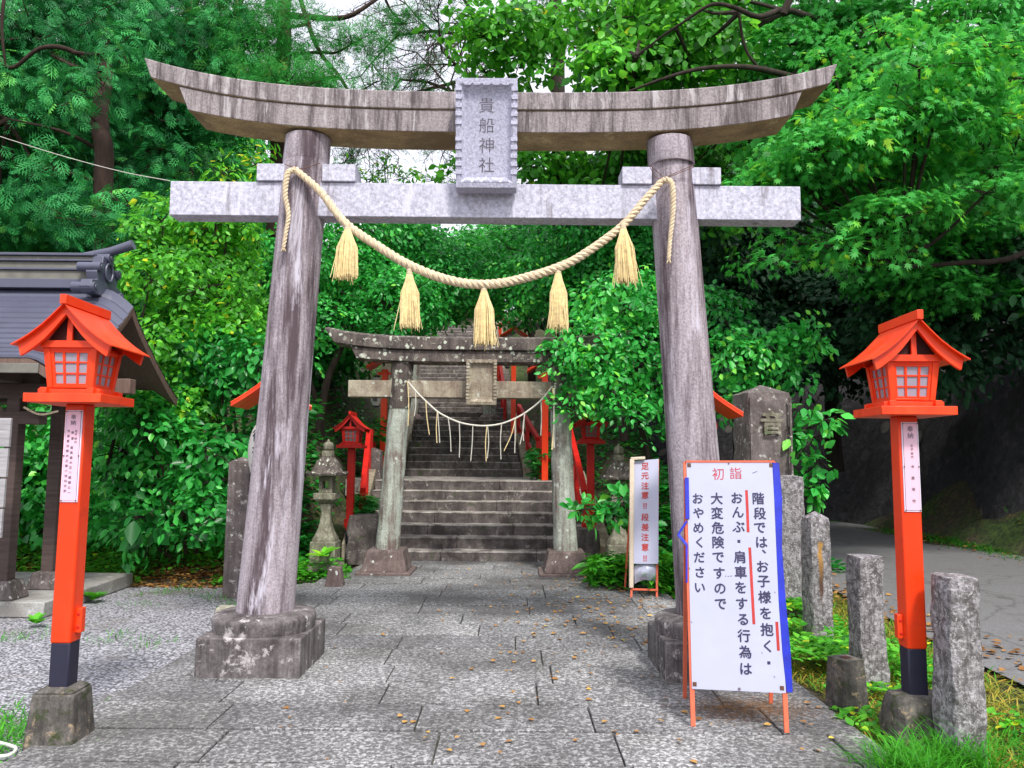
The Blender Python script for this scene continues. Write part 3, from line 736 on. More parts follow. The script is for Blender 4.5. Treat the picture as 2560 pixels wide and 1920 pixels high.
# thin cord with paper and straw streamers
C2 = wroot('streamer_rope', at(1215, 1064, Y2 - .24)); tag(C2, 'thin white cord with hanging paper and straw streamers across the smaller torii', 'sacred rope')
z3 = lambda x, y: (750 + x / 2.273, 750 + y / 2.273)
cp = [(612, 462), (660, 520), (715, 575), (780, 633), (840, 668), (905, 695), (980, 711), (1062, 715), (1145, 703), (1225, 672), (1290, 634), (1370, 570), (1436, 490)]
cpt = catmull([at(*z3(*p), Y2 - .2 - .05 * math.sin(i / 12 * 3.14)) for i, p in enumerate(cp)], 5)
b = MB(M['cord']); b.tube(cpt, .0125, 8, M['cord']); b.build('cord', C2)
for (x, y, dx, y2) in [(612, 462, 2, 715), (655, 520, -6, 660), (715, 575, 20, 765), (780, 633, -2, 812), (782, 633, 12, 812), (842, 668, 16, 862), (905, 695, 0, 895), (982, 711, -12, 915), (1062, 715, -4, 916), (1066, 715, -2, 900), (1145, 703, -3, 905), (1225, 672, -66, 858), (1222, 672, -2, 870), (1275, 640, -25, 820), (1278, 640, -8, 800), (1370, 580, -2, 770), (1438, 500, -6, 850), (1446, 500, -2, 840)]:
    b = MB(M['cord']); rr = random.Random(x)
    p0 = at(*z3(x, y), Y2 - .25); p1 = at(*z3(x + dx, y2), Y2 - .25)
    mid = p0.lerp(p1, .5) + Vector((rr.uniform(-.02, .02) - dx * .0004, rr.uniform(-.01, .01), 0))
    b.tube(catmull([p0, mid, p1], 5), .0065 if x < 1400 else .011, 5, M['cord'] if rr.random() < .7 else M['straw']); b.build('streamer', C2)

# ================================================================== STAIRS
ST = wroot('stone_stairs', (cxs(11.6), 11.6, 0)); tag(ST, 'long mossy stone staircase climbing the wooded hill beyond the smaller torii', 'staircase')
def flight(y0, z0, n, r, t, wl, wr, nose=.0):
    for k in range(n):
        y = y0 + k * t; c = cxs(y); z = z0 + k * r
        b = MB(M['step']); rr = random.Random(int(y * 100))
        x = c - wl
        while x < c + wr - .05:
            w = rr.uniform(1.0, 1.5); x1 = min(x + w, c + wr)
            if c + wr - x1 < .4: x1 = c + wr
            dz = rr.uniform(-.006, .006); dy = rr.uniform(-.008, .008)
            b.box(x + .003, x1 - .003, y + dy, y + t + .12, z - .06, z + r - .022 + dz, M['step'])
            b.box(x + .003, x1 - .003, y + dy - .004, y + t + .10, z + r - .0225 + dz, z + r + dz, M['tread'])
            x = x1
        b.build('step', ST, .008, 1)
    return y0 + n * t, z0 + n * r
def landing(y0, y1, z, wl, wr):
    b = MB(M['tread']); y = y0
    c0, c1 = cxs(y0), cxs(y1)
    b.hexa([(c0 - wl, y0, z - .3), (c0 + wr, y0, z - .3), (c1 + wr, y1, z - .3), (c1 - wl, y1, z - .3), (c0 - wl, y0, z - .003), (c0 + wr, y0, z - .003), (c1 + wr, y1, z - .003), (c1 - wl, y1, z - .003)], M['tread'])
    b.build('landing', ST)
def stringer(y0, z0, y1, z1, wl, wr, w=.22, up=.16):
    for s_, ww in ((-1, wl), (1, wr)):
        b = MB(M['nuki2']); q = []
        for y, z in ((y0, z0), (y1, z1)):
            c = cxs(y) + s_ * (ww + .02 + w / 2)
            q += [(c - w / 2, y, z - .45), (c + w / 2, y, z - .45), (c + w / 2, y, z + up), (c - w / 2, y, z + up)]
        b.add(q, [(0, 1, 2, 3), (7, 6, 5, 4), (1, 0, 4, 5), (2, 1, 5, 6), (3, 2, 6, 7), (0, 3, 7, 4)], M['nuki2'])
        b.build('side_kerb', ST, .01)
y, z = flight(11.62, .03, 7, .163, .385, 1.62, 1.95)
stringer(11.7, .12, 14.3, 1.2, 1.62, 1.95)
landing(y, 17.25, z, 2.2, 2.1)
y2_, z2_ = flight(17.25, z, 5, .163, .37, 1.30, 1.30)
stringer(17.2, z + .1, 19.1, z2_ + .1, 1.30, 1.30, .2, .12)
landing(y2_, 20.1, z2_, 1.7, 1.7)
y3_, z3_ = flight(20.1, z2_, 4, .163, .36, 1.32, 1.32)
stringer(20.1, z2_ + .1, 21.6, z3_ + .1, 1.32, 1.32, .2, .12)
landing(y3_, 23.0, z3_, 2.0, 2.0)
y4_, z4_ = flight(23.0, z3_, 26, .165, .315, 1.75, 1.35)
stringer(23.0, z3_ + .1, 31.1, z4_ + .1, 1.75, 1.35)
# third torii
T3 = wroot('torii_gate', (cxs(21.9), 21.9, z3_)); tag(T3, 'farthest grey torii gate, mostly hidden, on an upper landing of the stairs', 'torii gate')
xa, xb3 = at(1027, 1050, 21.9).x, at(1225, 1050, 21.9).x
for xx, ln in ((xa, .10), (xb3, -.10)):
    b = MB(M['pillar2']); b.lathe([(.19, z3_ + .16), (.17, z3_ + 1.2), (.15, z3_ + 2.0)], xx, 21.9, 24, M['pillar2'], (ln, 0)); b.build('pillar', T3)
    b = MB(M['base2']); b.lathe([(.30, z3_), (.31, z3_ + .08), (.26, z3_ + .15), (.20, z3_ + .18)], xx, 21.9, 24, M['base2']); b.build('plinth', T3)
b = MB(M['torii2']); build_beam(b, (xa + xb3) / 2, 1.75, 1.65, z3_ + 2.0, z3_ + 2.22, .08, 3, 1.75, 21.7, 22.1, M['torii2'], .05); b.build('top_beam', T3, .01)
b = MB(M['nuki2']); b.box(xa - .3, xb3 + .3, 21.83, 21.97, z3_ + .82, z3_ + 1.0, M['nuki2']); b.build('tie_beam', T3, .01)

# building and wall at the stair head
HB = wroot('shrine_hall', (at(1130, 840, 33).x, 33, 6.6)); tag(HB, 'pale building glimpsed through leaves at the very top of the stone stairs', 'building')
a0 = at(1028, 848, 32.5); a1 = at(1140, 832, 32.5)
b = MB(M['slab']); b.box(a0.x, a1.x, 32.5, 32.9, a0.z - .6, a1.z + .25, M['slab']); b.build('foundation_wall', HB, .01)
b = MB(M['wood2']); b.box(a0.x - .6, a1.x + 1.2, 33.6, 36, a1.z + .1, a1.z + 1.4, M['nuki2']); b.box(a0.x + .3, a0.x + 1.3, 33.55, 33.62, a1.z + .2, a1.z + 1.0, M['dark']); b.build('wall', HB, .01)
b = MB(M['ridge']); b.prism([(a0.x - 1.4, a1.z + 1.4), (a1.x + 2, a1.z + 1.4), (a1.x + 1.0, a1.z + 2.6), (a0.x - .4, a1.z + 2.6)], 33, 37, M['ridge']); b.build('roof', HB, .01)

# ================================================================== RED LANTERN POSTS
RC = [(0, 2.368), (.05, 2.312), (.11, 2.250), (.17, 2.200), (.225, 2.163), (.275, 2.135)]    # roof curve (x, z)
def roofz(x):
    return interp(abs(x), RC)
def plate(root, side_text, x, y, z0, z1, w, tilt=0.0):
    b = MB(M['platerim']); b.box(x - w / 2, x + w / 2, y - .006, y, z0, z1, M['platerim'])
    b.box(x - w / 2 + .006, x + w / 2 - .006, y - .0075, y - .0055, z0 + .006, z1 - .006, M['greyink'])
    b.box(x - w / 2 + .008, x + w / 2 - .008, y - .0085, y - .0065, z0 + .008, z1 - .008, M['pink'])
    fn = lambda u, v, o: Vector((x + u, y - .0085 - o, z0 + v))
    H = z1 - z0
    for ch, u, v, sz in side_text:
        b.text(ch, fn, u * w, v * H, sz, M['greyink'], .004, .0008)
    for u in (-.43, .43):
        for v in (.015, .5, .985):
            b.tube([fn(u * w, v * H, 0), fn(u * w, v * H, .003)], .0038, 8, M['screw'])
    b.build('name_plate', root)
def lamp_post(name, loc, label, side=1, red='red', base='block', text=None, pane='pane', rz=0, sc=1.0, hidebase=False):
    r = empty(name, loc, rz); tag(r, label, 'lantern', 'red lantern posts'); r.scale = (sc, sc, sc)
    RD = M[red]
    b = MB(M['concrete'])
    if base == 'block':
        b.frus(0, 0, 0, .30, .265, .25, .215, .205, M['concrete']); b.frus(0, 0, .30, .325, .215, .205, .15, .15, M['concrete'])
        b.build('base', r, .012)
    elif base == 'rock':
        b.rough(0.01, 0, 0, .37, .28, .30, 8, 8, .03, 9, M['concrete'], .82, .015, .6); b.build('base', r)
    else:
        b.rough(0, 0, 0, .26, .26, .10, 6, 4, .015, 4, M['lanternstone'], .9, .01, .4); b.build('base', r)
    zb = .10 if base == 'small' else .29
    b = MB(M['black']); b.box(-.052, .052, -.052, .052, zb, .555, M['black']); b.build('post_foot', r, .008)
    b = MB(RD); b.box(-.055, .055, -.055, .055, .55, 1.835, RD); b.build('post', r, .009)
    b = MB(RD); sx = side
    b.box(*(sorted((sx * .055, sx * .088))), -.02, .02, .60, .73, RD)
    for zz in (.63, .70): b.tube([(sx * .07, -.021, zz), (sx * .07, -.026, zz)], .009, 10, M['darkred'])
    b.build('bracket', r, .004)
    b = MB(RD); b.box(-.205, .205, -.195, .195, 1.835, 1.883, RD); b.build('platform', r, .003)
    b = MB(RD)
    for s_ in (-1, 1):
        b.box(-.165, .165, s_ * .115 - .018, s_ * .115 + .018, 1.884, 1.912, RD)
        b.box(s_ * .125 - .018, s_ * .125 + .018, -.155, .155, 1.886, 1.918, RD)
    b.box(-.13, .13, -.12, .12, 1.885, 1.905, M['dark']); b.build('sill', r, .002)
    # tapered body
    wb, wt, z0, z1 = .122, .145, 1.918, 2.135
    rot = [Matrix.Rotation(k * math.pi / 2, 4, 'Z') for k in range(4)]
    def P(k, s_, t, d):
        w = wb + (wt - wb) * t
        return rot[k] @ Vector((s_ * w, -(w - d), z0 + (z1 - z0) * t))
    def fbar(b, k, s0, s1, t0, t1, d0, d1, mat):
        b.hexa([P(k, s0, t0, d0), P(k, s1, t0, d0), P(k, s1, t0, d1), P(k, s0, t0, d1), P(k, s0, t1, d0), P(k, s1, t1, d0), P(k, s1, t1, d1), P(k, s0, t1, d1)], mat)
    bb = MB(RD)
    for k in range(4):
        fbar(bb, k, -1.0, -.76, 0, 1, 0, .03, RD); fbar(bb, k, .76, .997, 0, 1, 0.0004, .03, RD)
        fbar(bb, k, -.76, .76, 0, .06, .004, .03, RD); fbar(bb, k, -.76, .76, .93, 1, .004, .03, RD)
    bb.box(-.125, .125, -.125, .125, 2.136, 2.15, RD)
    bb.build('lantern_body', r, .002)
    for k in range(4):
        w_ = MB(RD)
        fbar(w_, k, -.755, -.64, .06, .93, .008, .02, RD); fbar(w_, k, .64, .755, .06, .93, .008, .02, RD)
        fbar(w_, k, -.64, .64, .06, .11, .008, .02, RD); fbar(w_, k, -.64, .64, .88, .93, .008, .02, RD)
        for s_ in (-.27, .27): fbar(w_, k, s_ - .045, s_ + .045, .11, .88, .0085, .02, RD)
        for t in (.36, .64): fbar(w_, k, -.64, .64, t - .02, t + .02, .009, .0195, RD)
        wo = w_.build('window', r, 0)
        g = MB(M[pane]); fbar(g, k, -.66, .66, .08, .92, .015, .017, M[pane]); g.build('pane', wo)
    # gable, barge boards, roof, ridge
    for s_ in (-1, 1):
        g = MB(RD)
        yy = s_ * .16
        g.box(-.15, .15, min(yy, yy - s_ * .02), max(yy, yy - s_ * .02), 2.135, 2.172, RD)
        g.box(-.014, .014, min(yy - s_ * .002, yy - s_ * .018), max(yy - s_ * .002, yy - s_ * .018), 2.171, 2.315, RD)
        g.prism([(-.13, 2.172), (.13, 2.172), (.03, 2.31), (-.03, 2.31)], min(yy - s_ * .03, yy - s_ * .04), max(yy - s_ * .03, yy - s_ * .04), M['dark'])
        g.build('gable', r, 0)
        bo = MB(RD); n = 24; xs_ = [-.245 + .49 * i / n for i in range(n + 1)]
        up_ = [(x, roofz(x) - .006) for x in xs_]; dn = [(x * .93, roofz(x) - .070 + .010 * math.exp(-(x / .06) ** 2)) for x in xs_]
        y0_, y1_ = sorted((s_ * .205, s_ * .182))
        vs = [(x, y0_, z) for x, z in up_] + [(x, y0_, z) for x, z in dn] + [(x, y1_, z) for x, z in up_] + [(x, y1_, z) for x, z in dn]
        m_ = n + 1; fs = []
        for i in range(n):
            fs += [(i + 1, i, m_ + i, m_ + i + 1), (2 * m_ + i, 2 * m_ + i + 1, 3 * m_ + i + 1, 3 * m_ + i), (m_ + i, 3 * m_ + i, 3 * m_ + i + 1, m_ + i + 1), (i, i + 1, 2 * m_ + i + 1, 2 * m_ + i)]
        fs += [(0, 2 * m_, 3 * m_, m_), (n, m_ + n, 3 * m_ + n, 2 * m_ + n)]
        bo.add(vs, fs, RD); bo.build('barge_board', r, 0)
    ro = MB(RD); n = 12; vs = []
    for yy in (-.235, .235):
        for s_ in (0, 1):
            for i in range(-n, n + 1):
                x = .264 * i / n; vs.append((x, yy, roofz(x) + (.0 if s_ else -.007)))
    m_ = 2 * n + 1; fs = []
    for i in range(m_ - 1):
        fs += [(m_ + i, m_ + i + 1, 3 * m_ + i + 1, 3 * m_ + i), (i + 1, i, 2 * m_ + i, 2 * m_ + i + 1), (i, i + 1, m_ + i + 1, m_ + i), (2 * m_ + i + 1, 2 * m_ + i, 3 * m_ + i, 3 * m_ + i + 1)]
    fs += [(0, m_, 3 * m_, 2 * m_), (m_ - 1, 3 * m_ - 1, 4 * m_ - 1, 2 * m_ - 1)]
    ro.add(vs, fs, RD, False); rf = ro.build('roof', r)
    b = MB(RD); b.box(-.017, .017, -.245, .245, 2.358, 2.41, RD); b.build('ridge_beam', rf, .002)
    if text: plate(r, text, -.0 if side > 0 else .004, -.0555, 1.30, 1.80, .092)
    return r
LT = [('奉', 0, .925, .030), ('納', 0, .865, .030), ('氏', .2, .77, .014), ('子', .2, .735, .014), ('総', .2, .69, .014), ('代', .2, .65, .014),
      ('泉', 0, .755, .016), ('澤', 0, .69, .016)] + [(c, .0, .59 - .054 * i, .0165) for i, c in enumerate('賀高雄木正八範藤公一')] + \
     [(c, -.24, .77 - .054 * i, .0165) for i, c in enumerate('今泉愛次齋木正勝小池仙太郎')]
RT = [('奉', 0, .925, .036), ('納', 0, .85, .036), ('氏', .06, .735, .015), ('子', .06, .695, .015), ('総', .06, .65, .015), ('代', .06, .61, .015),
      ('今', .06, .50, .021), ('泉', .06, .375, .021), ('栄', .06, .25, .021), ('市', .06, .12, .021)]
lamp_post('lantern_post', (-2.405, 4.30, 0), 'red lantern post on a tapered concrete block beside the gravel court', 1, text=LT, rz=R(1.5))
lamp_post('lantern_post', (2.245, 4.42, -.02), 'red lantern post set in a rough stone beside the asphalt road', -1, base='rock', text=RT, rz=R(-2))
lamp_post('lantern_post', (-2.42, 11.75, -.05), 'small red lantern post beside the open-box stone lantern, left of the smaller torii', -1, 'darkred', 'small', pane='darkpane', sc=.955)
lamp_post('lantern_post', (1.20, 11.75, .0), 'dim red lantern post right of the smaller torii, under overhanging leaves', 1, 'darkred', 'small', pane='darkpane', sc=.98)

# tall red stands that carry paper lanterns, with little ribbed roofs
def stand(loc, h, label, lantern_side, lan_label, text='御神燈', sc=1.0, z0=0.0, red='red', foot=True):
    r = empty('lantern_stand', loc); tag(r, label, 'lantern stand', 'red stands for paper lanterns'); r.scale = (sc,) * 3
    RD = M[red]
    b = MB(RD); b.box(-.06, .06, -.06, .06, .25, h, RD); b.build('post', r, .006)
    b = MB(M['black']); b.box(-.062, .062, -.062, .062, 0, .25, M['black']); b.build('post_foot', r, .006)
    b = MB(RD); b.box(-.14, .14, -.03, .03, h - .11, h - .05, RD); b.build('cross_arm', r, .004)
    b = MB(RD); n = 10; hw, dz = .34, .25
    def rz_(x): return h + .28 - dz * (abs(x) / hw) ** .82
    vs = []
    for yy in (-.26, .26):
        for s_ in (0, 1):
            for i in range(-n, n + 1): vs.append((hw * i / n, yy, rz_(hw * i / n) - (0 if s_ else .03)))
    m_ = 2 * n + 1; fs = []
    for i in range(m_ - 1):
        fs += [(m_ + i, m_ + i + 1, 3 * m_ + i + 1, 3 * m_ + i), (i + 1, i, 2 * m_ + i, 2 * m_ + i + 1), (i, i + 1, m_ + i + 1, m_ + i), (2 * m_ + i + 1, 2 * m_ + i, 3 * m_ + i, 3 * m_ + i + 1)]
    fs += [(0, m_, 3 * m_, 2 * m_), (m_ - 1, 3 * m_ - 1, 4 * m_ - 1, 2 * m_ - 1)]
    b.add(vs, fs, RD)
    for k in range(9):      # ribs with round ends
        yy = -.25 + .0625 * k
        for s_ in (-1, 1):
            b.tube([(s_ * hw * t, yy, rz_(hw * t) + .006) for t in (.03, .25, .5, .75, 1.0)], .014, 6, RD)
    rf = b.build('roof', r); b = MB(RD); b.box(-.03, .03, -.28, .28, h + .26, h + .34, RD); b.build('ridge_beam', rf, .004)
    # hanging paper lantern: a thing of its own
    L = Vector(loc) + Vector((lantern_side * .16, -.02, h - .12)) * sc
    q = empty('paper_lantern', L); tag(q, lan_label, 'paper lantern', 'long paper lanterns'); q.scale = (sc,) * 3
    b = MB(M['paper']); pr_ = []
    for i in range(33):
        t = i / 32; rr_ = .135 * (math.sin(math.pi * min(1, max(0, t * .92 + .04))) ** .42) * (1 + .012 * (-1) ** i)
        pr_.append((rr_, -.62 + .58 * t))
    b.lathe(pr_, 0, 0, 24, M['paper'])
    fn = lambda u, v, o: Vector((math.sin(u / .137) * (.137 + o), -math.cos(u / .137) * (.137 + o), v))
    for k, c in enumerate(text): b.text(c, fn, 0, -.17 - .155 * k, .125, M['black'], .02, .002)
    b.build('paper_shade', q)
    b = MB(M['black']); b.lathe([(.06, -.045), (.062, -.02), (.03, .0), (.006, .01), (.006, .07)], 0, 0, 16, M['black']); b.build('cap', q)
    b = MB(M['black']); b.lathe([(.045, -.65), (.06, -.64), (.06, -.615)], 0, 0, 16, M['black']); b.build('lower_ring', q)
    return r
stand((at(682, 1000, 8.0).x, 8.0, 0), 2.06, 'tall red ribbed-roof stand mostly hidden behind the left front pillar', -.55, 'paper lantern peeking out beside the left front pillar')
stand((at(1757, 1000, 8.0).x, 8.0, 0), 2.0, 'tall red ribbed-roof stand mostly hidden behind the right front pillar', .1, 'paper lantern behind the right front pillar')
stand((at(957, 1155, 15.6).x, 15.6, 1.1), 2.25, 'tall red stand left of the stairs with its roof behind leaves', -1, 'paper lantern hanging behind the small red lantern post left of the smaller torii', red='red')
stand((at(1362, 1152, 14.6).x, 14.6, .9), 2.3, 'tall red stand right of the stairs behind the streamers', 1, 'paper lantern half hidden by leaves beside the right pillar of the smaller torii')
stand((at(1283, 1056, 19.3).x, 19.3, 1.95), 2.65, 'red stand beside the upper landing seen above the tie beam of the smaller torii', -1, 'long paper lantern with black letters above the tie beam of the smaller torii', red='red')
stand((at(1248, 1000, 25.5).x, 25.5, 3.9), 2.2, 'farthest red stand beside the upper stairs', -1, 'farthest paper lantern beside the upper stairs', red='red')

# ------------------------------------------------------------------ red handrails
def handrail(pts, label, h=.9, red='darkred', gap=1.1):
    r = wroot('handrail', pts[0]); tag(r, label, 'handrail', 'red timber handrails')
    P_ = [Vector(p) for p in pts]
    for a, c in zip(P_, P_[1:]):
        b = MB(M[red]); b.bar(a + Vector((0, 0, h)), c + Vector((0, 0, h)), .09, .10, M[red]); b.build('top_rail', r, .005)
        b = MB(M[red]); b.bar(a + Vector((0, 0, h * .45)), c + Vector((0, 0, h * .45)), .05, .07, M[red]); b.build('lower_rail', r, .004)
        n = max(1, int((c - a).length / gap))
        for k in range(n + 1):
            p = a.lerp(c, k / n); b = MB(M[red]); b.bar(p + Vector((0, 0, -.3)), p + Vector((0, 0, h - .05)), .09, .09, M[red], (0, 1, 0)); b.build('post', r, .005)
    return r
zz_ = lambda y: interp(y, STAIR)
handrail([(at(908, 1200, 12.1).x, 12.1, .15), (at(922, 1100, 14.4).x, 14.4, 1.15)], 'red handrail sloping up behind the small red lantern post left of the smaller torii')
handrail([(at(925, 1150, 14.6).x, 14.6, 1.15), (at(940, 1120, 17.0).x, 17.0, 1.15)], 'red level handrail along the left of the first landing')
handrail([(at(1462, 1240, 12.0).x, 12.0, .15), (at(1425, 1130, 14.3).x, 14.3, 1.2)], 'red handrail sloping up behind the right pillar of the smaller torii')
handrail([(at(1408, 1060, 14.9).x, 14.9, 1.15), (at(1355, 1060, 15.0).x, 15.0, 1.15)], 'short level red rail just left of the right pillar of the smaller torii')
handrail([(at(1345, 1150, 16.9).x, 16.9, 1.1), (at(1296, 1060, 19.4).x, 19.4, 2.0)], 'red handrail climbing right of the second flight of steps')
handrail([(at(1262, 1020, 22.6).x, 22.6, 2.6), (at(1240, 950, 27).x, 27.0, 4.8)], 'red handrail far up the stairs right of the upper flight')

# ================================================================== SIGNS
def quadfn(bl, br, tr, tl):
    bl, br, tr, tl = map(Vector, (bl, br, tr, tl)); nn = (br - bl).cross(tl - bl).normalized()
    def fn(u, v, o=0.0): return (bl * (1 - u) + br * u) * (1 - v) + (tl * (1 - u) + tr * u) * v + nn * o
    return fn, nn
SG = wroot('notice_board', gr(1850, 1825, .05)); tag(SG, 'large white folding notice board with navy writing and blue tape on the paving', 'sign')
fl, fr_ = gr(1735, 1817, .055), gr(1970, 1831, .055)
yt = 4.72
pbl, pbr = at(1730, 1722, fl.y + .03), at(1965, 1733, fr_.y + .02)
ptl, ptr = at(1716, 1155, 4.71), at(1934, 1155, 4.64)
F1, nn = quadfn(pbl, pbr, ptr, ptl)
if nn.y > 0: raise SystemExit('normal')
b = MB(M['board'])
Wd = (pbr - pbl).length; Hd = (ptl - pbl).length
def sheet(b, F, mat, nx=8, ny=24, th=.008):
    vs = [F(i / nx, j / ny, o) for o in (0, -th) for j in range(ny + 1) for i in range(nx + 1)]; K_ = (nx + 1) * (ny + 1); w = nx + 1
    fs = [(j * w + i, j * w + i + 1, (j + 1) * w + i + 1, (j + 1) * w + i) for j in range(ny) for i in range(nx)]
    fs += [tuple(K_ + q for q in f[::-1]) for f in fs]
    rim = [i for i in range(nx)] + [nx + j * w for j in range(ny)] + [ny * w + nx - i for i in range(nx)] + [(ny - j) * w for j in range(ny)]
    fs += [(rim[(k + 1) % len(rim)], rim[k], K_ + rim[k], K_ + rim[(k + 1) % len(rim)]) for k in range(len(rim))]
    b.add(vs, fs, mat)
sheet(b, F1, M['board'])
ASP = Hd / Wd
# panel position of a photo pixel
def uvpix(px, py, F):
    # newton on projection
    u, v = .5, .5
    def pr2(u, v):
        p = F(u, v) - CAMP; w = p.dot(_F); return 1280 + FPX * p.dot(_R) / w, 960 - FPX * p.dot(_U) / w
    for _ in range(12):
        x, y = pr2(u, v); e = 1e-3
        ax, ay = pr2(u + e, v); bx, by = pr2(u, v + e)
        J = Matrix((((ax - x) / e, (bx - x) / e), ((ay - y) / e, (by - y) / e))).inverted()
        d = J @ Vector((px - x, py - y)); u += d.x; v += d.y
    return u, v
r4 = lambda x, y: (1500 + x * .4823, 1100 + y * .4823)
# characters: keep their real aspect on the panel
def put(b, ch, x, y, szpix, mat, F, Wd, Hd, bold=.018):
    u, v = uvpix(*r4(x, y), F)
    sz = szpix * .4823 / FPX * 4.6
    vs, fs = glyph(ch, bold)
    b.add([F(u + a * sz / Wd, v + c * sz / Hd, .0015 + z_ * .06) for a, c, z_ in vs], fs, mat)
for ch, x, y, s_ in (('初', 612, 176, 66), ('詣', 703, 172, 66)): put(b, ch, x, y, s_, M['redink'], F1, Wd, Hd, .0)
cols = [('階段では、お子様を抱く・', [(821, 303), (828, 380), (828, 455), (838, 530), (850, 578), (843, 655), (848, 733), (853, 814), (858, 897), (865, 982), (868, 1068), (875, 1155)], 64),
        ('おんぶ・肩車をする行為は', [(710, 300), (715, 374), (718, 450), (720, 525), (723, 606), (729, 685), (729, 764), (735, 848), (741, 930), (746, 1014), (752, 1098), (757, 1186)], 64),
        ('大変危険ですので', [(605, 303), (607, 378), (610, 455), (613, 530), (613, 608), (618, 690), (622, 770), (625, 850)], 64),
        ('おやめください', [(507, 303), (510, 378), (510, 455), (515, 530), (515, 608), (518, 685), (518, 765)], 60)]
small = {'、': .32, '・': .12, 'く': .85, 'い': .8, 'で': .85, 'す': .9, 'さ': .85, 'だ': .95, 'を': .9, 'は': .9, 'ん': .9, 'お': .9, 'の': .85, 'や': .9}
for chs, ps, s_ in cols:
    for c, (x, y) in zip(chs, ps):
        if c == '・':
            u, v = uvpix(*r4(x, y), F1); d_ = .0085
            b.add([F1(u + i * d_ / Wd, v + j * d_ / Hd, .0015) for i, j in ((-1, -1), (1, -1), (1, 1), (-1, 1))], [(0, 1, 2, 3)], M['ink'])
        else: put(b, c, x, y, s_, M['ink'], F1, Wd, Hd, .022)
def stroke(b, F, pts, w, mat, off=.0012):
    for (p, q) in zip(pts, pts[1:]):
        u0, v0 = uvpix(*r4(*p), F); u1, v1 = uvpix(*r4(*q), F); h_ = w / 2 / Wd
        b.add([F(u0 - h_, v0, off), F(u0 + h_, v0, off), F(u1 + h_, v1, off), F(u1 - h_, v1, off)], [(3, 2, 1, 0)], mat)
stroke(b, F1, [(759, 260), (764, 370), (768, 478)], .016, M['redink'])
stroke(b, F1, [(776, 557), (787, 760), (798, 955)], .016, M['redink'])
stroke(b, F1, [(916, 942), (925, 1092)], .016, M['redink'])
for (x, y) in ((667, 121), (722, 1290)):
    u, v = uvpix(*r4(x, y), F1); b.tube([F1(u, v, 0), F1(u, v, .005)], .005 if y < 500 else .008, 10, M['greyink'])
for (p0_, p1_) in (((648, 706), (655, 704)), ((662, 707), (668, 706)), ((674, 706), (684, 704)), ((472, 940), (478, 948)), ((900, 1222), (907, 1232)), ((462, 660), (466, 672)), ((838, 1100), (842, 1108)), ((790, 172), (815, 162)), ((905, 786), (908, 794))):
    u0, v0 = uvpix(*r4(*p0_), F1); u1, v1 = uvpix(*r4(*p1_), F1); b.bar(F1(u0, v0, .001), F1(u1, v1, .001), .0035, .0012, M['greyink'], (0, 1, 0))
for (u, v) in ((.03, .985), (.97, .985), (.03, .02), (.96, .02)):
    b.add([F1(u - .022, v - .009, .002), F1(u + .022, v - .009, .002), F1(u + .022, v + .009, .002), F1(u - .022, v + .009, .002)], [(0, 1, 2, 3)], M['screw'])
b.build('front_panel', SG, .0)
b = MB(M['orange'])
# angle-iron frame in front: side rails below the panel and the thin rim at the sides
for (foot, bot, top_, s_) in ((fl, F1(0, 0), F1(0, 1), -1), (fr_, F1(1, 0), F1(1, 1), 1)):
    b = MB(M['orange']); f_ = Vector(foot) + Vector((-s_ * .0, 0, 0)); dirn = (top_ - bot).normalized()
    st_ = bot - Vector((s_ * .008, 0, 0)) - dirn * ((bot.z - .052) / dirn.z)
    b.bar(st_ + Vector((s_ * .004, .012, 0)), top_ + Vector((s_ * .004, .012, 0)), .026, .012, M['orange'], (0, 1, 0)); b.build('front_leg', SG, .001)
b = MB(M['orange']); b.bar(F1(-.01, 1.003, -.006), F1(1.01, 1.003, -.006), .02, .012, M['orange']); b.build('top_rail', SG)
bk0, bk1 = gr(1712, 1745, .055), gr(1927, 1758, .055)
for p_, q_, g in ((bk0, F1(0, .995, -.02), 0), (bk1, F1(1, .995, -.02), 1)):
    b = MB(M['orange']); b.bar(Vector(p_), q_, .024, .012, M['orange'], (0, 1, 0)); b.build('rear_leg', SG, .001)
# rough back board behind, tape, stones' wire
b = MB(M['blue'])
tp = [(893, 118), (903, 300), (914, 560), (926, 830), (945, 1100), (968, 1308)]
pv = []
for i, p in enumerate(tp):
    u, v = uvpix(*r4(*p), F1); w = .020 + .004 * math.sin(i * 2.1)
    pv.append((F1(u, v, .004), F1(u + w * 2 / Wd, v, -.004), F1(u + w * 2 / Wd, v, -.014), F1(u, v, -.0135)))
vs = [p for r_ in pv for p in r_]
b.add(vs, [(i * 4 + j, i * 4 + (j + 1) % 4, (i + 1) * 4 + (j + 1) % 4, (i + 1) * 4 + j) for i in range(len(tp) - 1) for j in range(4)] + [(0, 1, 2, 3), (20, 21, 22, 23)], M['blue'])
b.build('tape_edging', SG, .002)
b = MB(M['blue'])
for (a, c, w) in (((449, 195), (453, 410), .024), ((450, 420), (405, 490), .012), ((405, 490), (450, 545), .017), ((449, 545), (449, 740), .011)):
    u0, v0 = uvpix(*r4(*a), F1); u1, v1 = uvpix(*r4(*c), F1)
    b.bar(F1(u0, v0, .005), F1(u1, v1, .005), .010, w, M['blue'], (1, 0, 0))
b.build('loose_tape', SG, .002)
